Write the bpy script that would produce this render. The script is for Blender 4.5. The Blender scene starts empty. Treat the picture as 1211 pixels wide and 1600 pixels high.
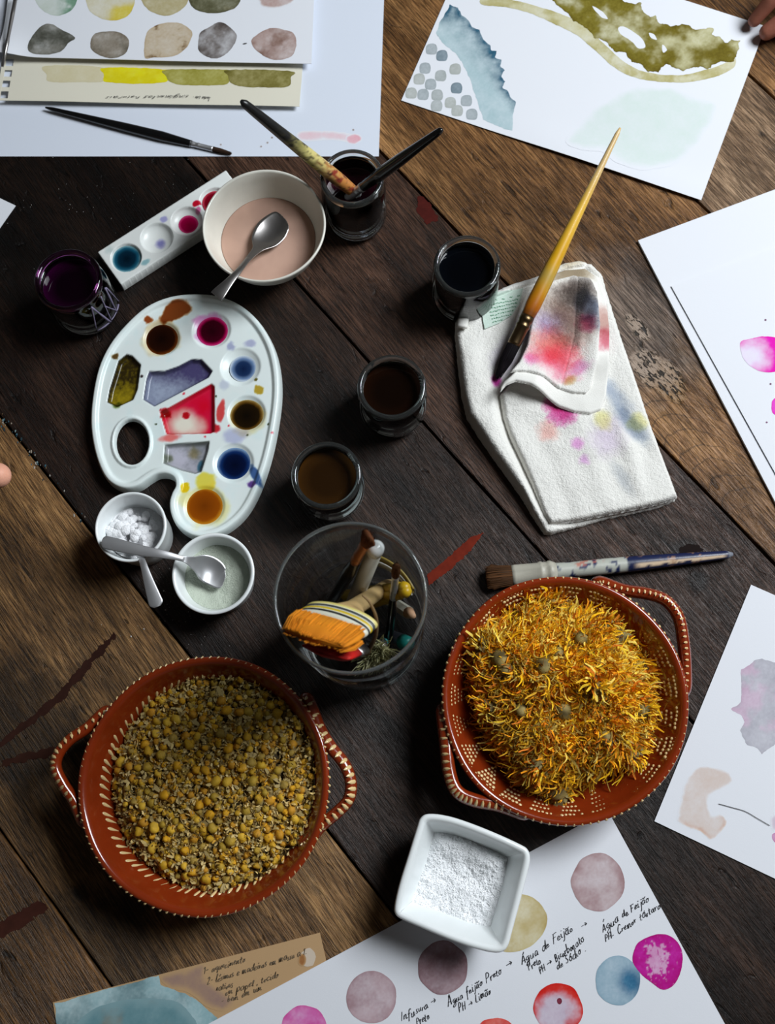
import bpy, math, random
import numpy as np
from mathutils import Vector, Matrix

random.seed(7)
RNG = np.random.default_rng(7)
SC = bpy.context.scene
COL = SC.collection

# ------------------------------------------------------------------ camera, light, exposure
T = 0.75                      # height of the table top above the floor
CAM_H = 0.92                  # camera above the table top
TILT, ROLL, FPX = math.radians(13.5), math.radians(-6.0), 1600.0

def _basis():
    f = np.array([0, math.sin(TILT), -math.cos(TILT)])
    u = np.array([0, math.cos(TILT), math.sin(TILT)])
    r = np.array([1.0, 0, 0])
    c, s = math.cos(ROLL), math.sin(ROLL)
    return c * r + s * u, -s * r + c * u, f
CR, CU, CF = _basis()

cam_d = bpy.data.cameras.new('camera')
cam_d.sensor_fit = 'VERTICAL'
cam_d.sensor_height = 36.0
cam_d.lens = 36.0 * FPX / 1600.0
cam_d.clip_start = 0.01
cam = bpy.data.objects.new('camera', cam_d)
COL.objects.link(cam)
cam.matrix_world = Matrix(((CR[0], CU[0], -CF[0], 0), (CR[1], CU[1], -CF[1], 0), (CR[2], CU[2], -CF[2], T + CAM_H), (0, 0, 0, 1)))
SC.camera = cam
cam_d.dof.use_dof = True
cam_d.dof.focus_distance = 0.90
cam_d.dof.aperture_fstop = 8.0

w = bpy.data.worlds.new('sky')
SC.world = w
w.use_nodes = True
w.node_tree.nodes['Background'].inputs[0].default_value = (0.55, 0.68, 0.9, 1)
w.node_tree.nodes['Background'].inputs[1].default_value = 1.0

def area(name, loc, target, sx, sy, power, color):
    d = bpy.data.lights.new(name, 'AREA')
    d.shape = 'RECTANGLE'; d.size = sx; d.size_y = sy; d.energy = power; d.color = color
    o = bpy.data.objects.new(name, d); COL.objects.link(o)
    o.location = loc
    o.rotation_euler = (Vector(target) - Vector(loc)).to_track_quat('-Z', 'Y').to_euler()
    return o
# daylight entering by the window of the right-hand wall
area('window_daylight', (1.28, 0.70, 2.28), (0.05, 0.12, 0.75), 0.8, 0.9, 56.0, (0.91, 0.96, 1.0))

SC.view_settings.view_transform = 'Standard'
SC.view_settings.look = 'None'
SC.view_settings.gamma = 1.0
SC.view_settings.exposure = 0.0
SC.view_settings.use_curve_mapping = False
SC.cycles.use_denoising = True
SC.cycles.max_bounces = 12
SC.cycles.transparent_max_bounces = 24
SC.cycles.caustics_reflective = False
SC.cycles.caustics_refractive = False
SC.cycles.sample_clamp_indirect = 4.0

# ------------------------------------------------------------------ helpers
def A(px, py, h=0.0):
    """World points (n,3) on the level h above the table that pixel px,py of the photograph looks at."""
    px = np.asarray(px, float); py = np.asarray(py, float)
    a = ((px - 605.5) / FPX)[..., None]; b = ((800.0 - py) / FPX)[..., None]
    d = CF + a * CR + b * CU
    s = (CAM_H - h) / -d[..., 2:3]
    p = d * s
    p[..., 2] = T + np.asarray(h) * np.ones_like(p[..., 2])
    return p
def at(px, py, h=0.0):
    return Vector(A(px, py, h))
def apts(pts, h=0.0):
    pts = np.asarray(pts, float)
    return A(pts[:, 0], pts[:, 1], h)

def lin(c):
    c = np.asarray(c, float) / 255.0
    return np.where(c <= 0.04045, c / 12.92, ((c + 0.055) / 1.055) ** 2.4)
def L4(c):
    return tuple(lin(c)) + (1.0,)

_tab = RNG.random((256, 256))
def vnoise(x, y, seed=0):
    x = np.asarray(x, float) + seed * 37.7; y = np.asarray(y, float) + seed * 91.3
    xi = np.floor(x).astype(int); yi = np.floor(y).astype(int)
    fx = x - xi; fy = y - yi
    fx = fx * fx * (3 - 2 * fx); fy = fy * fy * (3 - 2 * fy)
    g = lambda i, j: _tab[(xi + i) % 256, (yi + j) % 256]
    return (g(0, 0) * (1 - fx) + g(1, 0) * fx) * (1 - fy) + (g(0, 1) * (1 - fx) + g(1, 1) * fx) * fy
def fbm(x, y, size, octv=4, seed=0):
    """about -1..1, features of about `size` metres"""
    v = 0; amp = 1; tot = 0; s = 1.0 / size
    for k in range(octv):
        v = v + amp * vnoise(np.asarray(x) * s, np.asarray(y) * s, seed + k * 3); tot += amp
        amp *= 0.55; s *= 2.03
    return (v / tot - 0.5) * 2.0
def sstep(a, b, x):
    t = np.clip((x - a) / (b - a), 0, 1)
    return t * t * (3 - 2 * t)
def mix(a, b, t):
    a = np.asarray(a, float); b = np.asarray(b, float); t = np.asarray(t, float)[..., None]
    return a * (1 - t) + b * t

def catmull(P, n=6, closed=False):
    P = np.asarray(P, float); out = []
    N = len(P)
    rng = range(N) if closed else range(N - 1)
    for i in rng:
        if closed:
            p0, p1, p2, p3 = P[(i - 1) % N], P[i], P[(i + 1) % N], P[(i + 2) % N]
        else:
            p0, p1, p2, p3 = P[max(i - 1, 0)], P[i], P[i + 1], P[min(i + 2, N - 1)]
        for k in range(n):
            t = k / n
            out.append(0.5 * ((2 * p1) + (-p0 + p2) * t + (2 * p0 - 5 * p1 + 4 * p2 - p3) * t * t + (-p0 + 3 * p1 - 3 * p2 + p3) * t ** 3))
    if not closed:
        out.append(P[-1])
    return np.array(out)

def sdf(P, poly):
    """signed distance to a closed polygon, positive inside"""
    x, y = P[:, 0], P[:, 1]
    best = np.full(len(P), 1e9); ins = np.zeros(len(P), bool)
    n = len(poly)
    for i in range(n):
        ax, ay = poly[i][:2]; bx, by = poly[(i + 1) % n][:2]
        ex, ey = bx - ax, by - ay
        t = np.clip(((x - ax) * ex + (y - ay) * ey) / (ex * ex + ey * ey + 1e-18), 0, 1)
        best = np.minimum(best, (x - ax - t * ex) ** 2 + (y - ay - t * ey) ** 2)
        c = ((ay > y) != (by > y))
        with np.errstate(divide='ignore', invalid='ignore'):
            xx = ax + (y - ay) * ex / (ey if abs(ey) > 1e-18 else 1e-18)
        ins ^= c & (x < xx)
    d = np.sqrt(best)
    return np.where(ins, d, -d)

ORG = {}
def thing(name, label, cat, loc, group=None):
    o = bpy.data.objects.new(name, None)
    o.empty_display_size = 0.02
    COL.objects.link(o)
    o.location = Vector(loc)
    ORG[o.name] = Vector(loc)
    o['label'] = label; o['category'] = cat
    if group: o['group'] = group
    return o
def tag(o, label=None, cat=None, group=None, kind=None):
    if label: o['label'] = label
    if cat: o['category'] = cat
    if group: o['group'] = group
    if kind: o['kind'] = kind
    return o

def mesh(name, V, F, mat=None, parent=None, col=None, smooth=True, origin=None, mats=None, midx=None):
    """One mesh object from world-space vertices. F: list of tuples or an (n,3|4) array."""
    V = np.asarray(V, float).reshape(-1, 3)
    if parent is not None:
        o0 = ORG[parent.name]
    elif origin is not None:
        o0 = Vector(origin)
    else:
        lo, hi = V.min(0), V.max(0)
        o0 = Vector(((lo[0] + hi[0]) / 2, (lo[1] + hi[1]) / 2, lo[2]))
    me = bpy.data.meshes.new(name)
    Vl = V - np.array(o0)
    if isinstance(F, np.ndarray):
        k = F.shape[1]
        me.vertices.add(len(Vl)); me.vertices.foreach_set('co', Vl.ravel())
        me.loops.add(F.size); me.loops.foreach_set('vertex_index', F.ravel().astype(np.int32))
        me.polygons.add(len(F))
        me.polygons.foreach_set('loop_start', np.arange(0, F.size, k, dtype=np.int32))
        me.polygons.foreach_set('loop_total', np.full(len(F), k, dtype=np.int32))
        me.update(calc_edges=True); me.validate()
    else:
        me.from_pydata(Vl.tolist(), [], [tuple(f) for f in F])
        me.update()
    if col is not None:
        ca = me.color_attributes.new('col', 'FLOAT_COLOR', 'POINT')
        c4 = np.ones((len(V), 4)); c4[:, :3] = np.asarray(col)
        ca.data.foreach_set('color', c4.ravel())
    for m in (mats or ([mat] if mat else [])):
        me.materials.append(m)
    if midx is not None:
        me.polygons.foreach_set('material_index', np.asarray(midx, dtype=np.int32))
    me.polygons.foreach_set('use_smooth', np.full(len(me.polygons), bool(smooth)))
    ob = bpy.data.objects.new(name, me)
    COL.objects.link(ob)
    if parent is not None:
        ob.parent = parent
        ORG[ob.name] = ORG[parent.name].copy()
    else:
        ob.location = o0
        ORG[ob.name] = o0
    return ob

class MB:
    """collects shapes that become one mesh"""
    def __init__(self): self.V = []; self.F = []; self.C = []; self.n = 0
    def add(self, V, F, c=None):
        V = np.asarray(V, float).reshape(-1, 3)
        self.V.append(V); self.F += [tuple(int(i) + self.n for i in f) for f in F]
        self.n += len(V)
        if c is not None:
            c = np.asarray(c, float)
            self.C.append(np.tile(c, (len(V), 1)) if c.ndim == 1 else c)
        return self
    def build(self, name, mat, parent=None, **k):
        col = np.concatenate(self.C) if self.C else None
        return mesh(name, np.concatenate(self.V), self.F, mat, parent, col=col, **k)

def box_geo(c, s, yaw=0.0):
    c = np.asarray(c, float); hx, hy, hz = np.asarray(s, float) / 2
    V = np.array([[x, y, z] for z in (-hz, hz) for x, y in ((-hx, -hy), (hx, -hy), (hx, hy), (-hx, hy))])
    ca, sa = math.cos(yaw), math.sin(yaw)
    V = np.stack([V[:, 0] * ca - V[:, 1] * sa, V[:, 0] * sa + V[:, 1] * ca, V[:, 2]], 1) + c
    return V, [(3, 2, 1, 0), (4, 5, 6, 7), (0, 1, 5, 4), (1, 2, 6, 5), (2, 3, 7, 6), (3, 0, 4, 7)]

def lathe_geo(prof, c, n=72, wob=None):
    """prof: (r, z) pairs; c: centre (z of c is added). Ends close when r is 0."""
    V = []; F = []; c = np.asarray(c, float)
    th = np.arange(n) * 2 * math.pi / n
    idx = []
    for r, z in prof:
        if r <= 1e-7:
            idx.append([len(V)]); V.append([c[0], c[1], c[2] + z])
        else:
            idx.append(list(range(len(V), len(V) + n)))
            k = 1.0 if wob is None else wob(th)
            V += np.stack([c[0] + r * k * np.cos(th), c[1] + r * k * np.sin(th), np.full(n, c[2] + z)], 1).tolist()
    for a, b in zip(idx[:-1], idx[1:]):
        for i in range(n):
            j = (i + 1) % n
            if len(a) == 1 and len(b) == 1: continue
            if len(a) == 1: F.append((a[0], b[i], b[j])) if False else F.append((a[0], b[j], b[i]))
            elif len(b) == 1: F.append((a[i], a[j], b[0]))
            else: F.append((a[i], a[j], b[j], b[i]))
    return np.array(V), F

def loft_geo(p0, p1, secs, n=16, side=None, jitter=0.0):
    """sections (s, rx, ry) along p0->p1; rx lies along `side`"""
    p0 = np.array(p0, float); p1 = np.array(p1, float)
    d = p1 - p0; Lg = np.linalg.norm(d); ax = d / Lg
    if side is None: side = np.cross(ax, [0, 0, 1.0])
    side = np.asarray(side, float); side = side - ax * (side @ ax); side /= np.linalg.norm(side)
    up = np.cross(side, ax); up = up if up[2] >= 0 else -up
    V = []; F = []
    th = np.arange(n) * 2 * math.pi / n
    for s, rx, ry in secs:
        q = p0 + ax * (s * Lg)
        V.append(q + np.outer(np.cos(th) * rx, side) + np.outer(np.sin(th) * ry, up))
    m = len(secs)
    V = np.concatenate(V)
    for k in range(m - 1):
        for i in range(n):
            j = (i + 1) % n
            F.append((k * n + i, k * n + j, (k + 1) * n + j, (k + 1) * n + i))
    F.append(tuple(range(n - 1, -1, -1))); F.append(tuple(range((m - 1) * n, m * n)))
    return V, F

def sweep_geo(P, rad, n=10, flat=1.0, caps=True):
    """tube along points P; rad a number or one per point; flat scales the vertical radius"""
    P = np.asarray(P, float); m = len(P)
    rad = np.full(m, rad) if np.isscalar(rad) else np.asarray(rad, float)
    tan = np.gradient(P, axis=0); tan /= np.linalg.norm(tan, axis=1)[:, None] + 1e-12
    th = np.arange(n) * 2 * math.pi / n
    V = []; F = []
    nrm = None
    for i in range(m):
        if nrm is None:
            ref = np.array([0, 0, 1.0]) if abs(tan[i][2]) < 0.9 else np.array([1.0, 0, 0])
            nrm = ref - tan[i] * (ref @ tan[i])
        else:
            nrm = nrm - tan[i] * (nrm @ tan[i])
        nrm /= np.linalg.norm(nrm)
        b = np.cross(tan[i], nrm)
        V.append(P[i] + rad[i] * (np.outer(np.cos(th) * flat, nrm) + np.outer(np.sin(th), b)))
    V = np.concatenate(V)
    for k in range(m - 1):
        for i in range(n):
            j = (i + 1) % n
            F.append((k * n + i, k * n + j, (k + 1) * n + j, (k + 1) * n + i))
    if caps:
        F.append(tuple(range(n - 1, -1, -1))); F.append(tuple(range((m - 1) * n, m * n)))
    return V, F

def field(name, poly, hf, cf=None, sp=0.0010, mat=None, parent=None, wob=None, sd=None, bottom=None, **kw):
    """A mesh that fills a closed outline (world x,y) on a fine grid, its edge snapped to the outline.
    hf(x,y,d) gives the height, cf(x,y,d) the colour, d the distance in from the edge; bottom(x,y,d) closes it below."""
    poly = np.asarray(poly, float)[:, :2]
    lo = poly.min(0) - 2.5 * sp; hi = poly.max(0) + 2.5 * sp
    xs = np.arange(lo[0], hi[0] + sp, sp); ys = np.arange(lo[1], hi[1] + sp, sp)
    X, Y = np.meshgrid(xs, ys, indexing='ij')
    P = np.stack([X.ravel(), Y.ravel()], 1)
    S = sd if sd is not None else (lambda Q: sdf(Q, poly) + (wob(Q[:, 0], Q[:, 1]) if wob else 0.0))
    d = S(P)
    nx, ny = X.shape
    I = np.arange(nx * ny).reshape(nx, ny)
    Q = np.stack([I[:-1, :-1], I[1:, :-1], I[1:, 1:], I[:-1, 1:]], -1).reshape(-1, 4)
    dq = d[Q]
    Q = Q[(dq.max(1) > 0) & (dq.min(1) > -1.6 * sp)]
    used = np.unique(Q)
    out = used[d[used] < 0]
    e = sp * 0.25
    for _ in range(2):
        po = P[out]
        do = S(po)
        gx = (S(po + [e, 0]) - S(po - [e, 0])) / (2 * e); gy = (S(po + [0, e]) - S(po - [0, e])) / (2 * e)
        g2 = np.maximum(gx * gx + gy * gy, 0.2)
        P[out] = po - (do / g2)[:, None] * np.stack([gx, gy], 1)
    d[out] = 0.0
    re = np.full(nx * ny, -1); re[used] = np.arange(len(used))
    Q = re[Q]; P = P[used]; d = np.maximum(d[used], 0)
    z = hf(P[:, 0], P[:, 1], d)
    V = np.column_stack([P, z])
    c = cf(P[:, 0], P[:, 1], d) if cf else None
    if bottom is not None:
        zb = np.minimum(bottom(P[:, 0], P[:, 1], d), z)
        n0 = len(V)
        V = np.concatenate([V, np.column_stack([P, zb])])
        E = np.concatenate([Q[:, [0, 1]], Q[:, [1, 2]], Q[:, [2, 3]], Q[:, [3, 0]]])
        key = E[:, 0].astype(np.int64) * 10_000_000 + E[:, 1]
        rev = E[:, 1].astype(np.int64) * 10_000_000 + E[:, 0]
        B = E[~np.isin(key, rev)]
        side = np.stack([B[:, 1], B[:, 0], B[:, 0] + n0, B[:, 1] + n0], 1)
        Q = np.concatenate([Q, Q[:, ::-1] + n0, side])
        if c is not None: c = np.concatenate([c, c])
    return mesh(name, V, Q.astype(np.int32), mat, parent, col=c, **kw)

# ------------------------------------------------------------------ materials
def _n(nt, kind, **inp):
    n = nt.nodes.new(kind)
    for k, v in inp.items():
        n.inputs[k.replace('_', ' ')].default_value = v
    return n
def mat(name, base=(200, 200, 200), rough=0.5, metal=0.0, spec=0.5, vcol=False, bump=None, coat=0.0, trans=0.0, sheen=0.0, ior=1.45, var=None, sss=0.0):
    """Principled material; vcol takes its colour from the mesh; bump = (size in m, strength, depth in m); var = (size, amount)"""
    m = bpy.data.materials.new(name); m.use_nodes = True
    nt = m.node_tree; b = nt.nodes['Principled BSDF']
    b.inputs['Base Color'].default_value = L4(base)
    b.inputs['Roughness'].default_value = rough
    b.inputs['Metallic'].default_value = metal
    b.inputs['Specular IOR Level'].default_value = spec
    b.inputs['Coat Weight'].default_value = coat
    b.inputs['Coat Roughness'].default_value = 0.05
    b.inputs['Transmission Weight'].default_value = trans
    b.inputs['Sheen Weight'].default_value = sheen
    b.inputs['IOR'].default_value = ior
    if sss:
        b.inputs['Subsurface Weight'].default_value = sss
        b.inputs['Subsurface Radius'].default_value = (0.004, 0.002, 0.001)
    src = None
    if vcol:
        a = nt.nodes.new('ShaderNodeAttribute'); a.attribute_name = 'col'
        src = a.outputs['Color']
    tc = nt.nodes.new('ShaderNodeTexCoord')
    if var:
        nz = _n(nt, 'ShaderNodeTexNoise', Scale=1.0 / var[0], Detail=6.0, Roughness=0.6)
        nt.links.new(tc.outputs['Object'], nz.inputs['Vector'])
        mr = nt.nodes.new('ShaderNodeMapRange')
        mr.inputs['To Min'].default_value = 1 - var[1]; mr.inputs['To Max'].default_value = 1 + var[1]
        mr.inputs['From Min'].default_value = 0.3; mr.inputs['From Max'].default_value = 0.7
        nt.links.new(nz.outputs['Fac'], mr.inputs['Value'])
        mx = nt.nodes.new('ShaderNodeVectorMath'); mx.operation = 'SCALE'
        if src: nt.links.new(src, mx.inputs[0])
        else: mx.inputs[0].default_value = L4(base)[:3]
        nt.links.new(mr.outputs['Result'], mx.inputs['Scale'])
        src = mx.outputs['Vector']
    if src: nt.links.new(src, b.inputs['Base Color'])
    if bump:
        nz = _n(nt, 'ShaderNodeTexNoise', Scale=1.0 / bump[0], Detail=4.0)
        nt.links.new(tc.outputs['Object'], nz.inputs['Vector'])
        bp = _n(nt, 'ShaderNodeBump', Strength=bump[1], Distance=bump[2])
        nt.links.new(nz.outputs['Fac'], bp.inputs['Height'])
        nt.links.new(bp.outputs['Normal'], b.inputs['Normal'])
    return m

def clear_glass(name, tint=(255, 255, 255), refl=1.0):
    """thin clear glass wall: lets light through, reflects by Fresnel"""
    m = bpy.data.materials.new(name); m.use_nodes = True
    nt = m.node_tree; nt.nodes.clear()
    o = nt.nodes.new('ShaderNodeOutputMaterial')
    t = nt.nodes.new('ShaderNodeBsdfTransparent'); t.inputs['Color'].default_value = L4(tint)
    g = nt.nodes.new('ShaderNodeBsdfGlossy'); g.inputs['Roughness'].default_value = 0.03
    fr = _n(nt, 'ShaderNodeFresnel', IOR=1.5)
    mu = nt.nodes.new('ShaderNodeMath'); mu.operation = 'MULTIPLY'; mu.inputs[1].default_value = refl
    mu.use_clamp = True
    x = nt.nodes.new('ShaderNodeMixShader')
    nt.links.new(fr.outputs[0], mu.inputs[0]); nt.links.new(mu.outputs[0], x.inputs[0])
    nt.links.new(t.outputs[0], x.inputs[1]); nt.links.new(g.outputs[0], x.inputs[2])
    nt.links.new(x.outputs[0], o.inputs['Surface'])
    return m

M = {}
M['paper'] = mat('white_paper', (238, 240, 246), 0.75, spec=0.2, vcol=True, bump=(0.0009, 0.25, 0.0002))
M['wash'] = mat('watercolour_on_paper', rough=0.75, spec=0.2, vcol=True, bump=(0.0009, 0.25, 0.0002))
M['ink'] = mat('black_ink', (22, 22, 30), 0.6)
M['pencil'] = mat('pencil_line', (112, 96, 76), 0.6)
M['porcelain'] = mat('white_porcelain', (236, 240, 240), 0.18, coat=0.3)
M['cream_ceramic'] = mat('cream_ceramic', (222, 219, 208), 0.28, coat=0.25, var=(0.02, 0.04))
M['plastic'] = mat('white_palette_plastic', (222, 232, 230), 0.30, vcol=True)
M['liquid'] = mat('wet_paint', rough=0.04, vcol=True, spec=0.5)
M['jar_glass'] = clear_glass('jar_glass', (244, 248, 248), 1.3)
M['rim_glass'] = mat('thick_rim_glass', (240, 246, 244), 0.02, trans=0.98, ior=1.5)
M['vase_rim'] = mat('ground_rim_glass', (232, 240, 240), 0.04, trans=0.93, ior=1.5)
M['tumbler_glass'] = clear_glass('tumbler_glass', (249, 251, 251), 0.7)
M['steel'] = mat('worn_steel', (200, 200, 202), 0.42, metal=0.85, bump=(0.003, 0.08, 0.0002))
M['darksteel'] = mat('dull_steel', (158, 154, 152), 0.33, metal=0.95, bump=(0.003, 0.08, 0.0002))
M['brass'] = mat('aged_brass', (112, 92, 66), 0.35, metal=1.0)
M['copper'] = mat('copper_ferrule', (176, 108, 62), 0.35, metal=0.5)
M['black_lacquer'] = mat('black_lacquer', (16, 16, 18), 0.22, coat=0.4)
M['paint'] = mat('painted_wood', rough=0.4, vcol=True, coat=0.15, bump=(0.002, 0.2, 0.0004))
M['bristle'] = mat('brush_hair', rough=0.75, vcol=True, spec=0.15)
M['clay'] = mat('glazed_terracotta', (130, 44, 13), 0.2, coat=0.8, var=(0.03, 0.12), bump=(0.012, 0.12, 0.001))
M['slip'] = mat('cream_slip', (226, 196, 140), 0.25, coat=0.5)
M['flower'] = mat('dried_petals', rough=0.7, vcol=True, bump=(0.0007, 0.6, 0.0006))
M['powder'] = mat('powder', rough=0.9, vcol=True, bump=(0.0012, 0.8, 0.0012))
M['salt'] = mat('salt_crystals', rough=0.6, vcol=True, bump=(0.0012, 0.6, 0.0008), sss=0.0)
# ------------------------------------------------------------------ the room and the table
def structure(name, geo, m, **k):
    o = mesh(name, geo[0], geo[1], m, smooth=False, **k); o['kind'] = 'structure'; return o
wall_m = mat('wall_plaster', (118, 114, 108), 0.9, bump=(0.01, 0.2, 0.002))
floor_m = mat('floor_boards', (60, 44, 32), 0.5, var=(0.2, 0.2))
X0, X1, Y0, Y1, ZC = -2.2, 1.48, -2.2, 2.4, 3.1
structure('floor', box_geo(((X0 + X1) / 2, (Y0 + Y1) / 2, -0.03), (X1 - X0 + .2, Y1 - Y0 + .2, 0.06)), floor_m)
structure('ceiling', box_geo(((X0 + X1) / 2, (Y0 + Y1) / 2, ZC + 0.05), (X1 - X0 + .2, Y1 - Y0 + .2, 0.1)), wall_m)
structure('wall_left', box_geo((X0 - 0.05, (Y0 + Y1) / 2, ZC / 2), (0.1, Y1 - Y0 + .2, ZC)), wall_m)
structure('wall_back', box_geo(((X0 + X1) / 2, Y1 + 0.05, ZC / 2), (X1 - X0, 0.1, ZC)), wall_m)
structure('wall_front', box_geo(((X0 + X1) / 2, Y0 - 0.05, ZC / 2), (X1 - X0, 0.1, ZC)), wall_m)
WY0, WY1, WZ0, WZ1 = 0.20, 1.20, 1.75, 2.85
wb = MB()
wb.add(*box_geo((X1 + .05, (Y0 + WY0) / 2, ZC / 2), (.1, WY0 - Y0, ZC)))
wb.add(*box_geo((X1 + .05, (Y1 + WY1) / 2, ZC / 2), (.1, Y1 - WY1, ZC)))
wb.add(*box_geo((X1 + .05, (WY0 + WY1) / 2, WZ0 / 2), (.1, WY1 - WY0, WZ0)))
wb.add(*box_geo((X1 + .05, (WY0 + WY1) / 2, (ZC + WZ1) / 2), (.1, WY1 - WY0, ZC - WZ1)))
wb.build('wall_right', wall_m, smooth=False)['kind'] = 'structure'
fm = mat('window_paint', (205, 204, 198), 0.4)
fb = MB()
for y in (WY0 + .02, (WY0 + WY1) / 2, WY1 - .02): fb.add(*box_geo((X1 + .05, y, (WZ0 + WZ1) / 2), (.04, .04, WZ1 - WZ0)))
for z in (WZ0 + .02, WZ1 - .02): fb.add(*box_geo((X1 + .05, (WY0 + WY1) / 2, z), (.04, WY1 - WY0, .04)))
win = fb.build('window_1', fm, smooth=False); win['kind'] = 'structure'
for k in range(2):
    y = WY0 + (WY1 - WY0) * (0.25 + 0.5 * k)
    mesh('pane', *box_geo((X1 + .05, y, (WZ0 + WZ1) / 2), (.005, .46, WZ1 - WZ0 - .08)), M['jar_glass'], win, smooth=False)

# planks: seams fitted to the photograph, all parallel
_s = [((2.5, 1295), (171, 1541)), ((0, 642), (600, 1413)), ((457, 440), (821, 835)), ((618, 269), (1211, 882)), ((1171, 117), (1211, 151))]
_a = []
for a, b in _s[:4]:
    q = A(*b) - A(*a); _a.append(math.atan2(q[1], q[0]))
GRAIN = float(np.average(_a, weights=[1, 2, 1, 3]))
GU = np.array([math.cos(GRAIN), math.sin(GRAIN)]); GN = np.array([-GU[1], GU[0]])
def cross(px, py): return float(A(px, py)[:2] @ GN)
def along(px, py): return float(A(px, py)[:2] @ GU)
SE = [cross(90, 1424), cross(300, 1030), cross(640, 636), cross(900, 556), cross(1102, 325), cross(1190, 134)]

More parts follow.
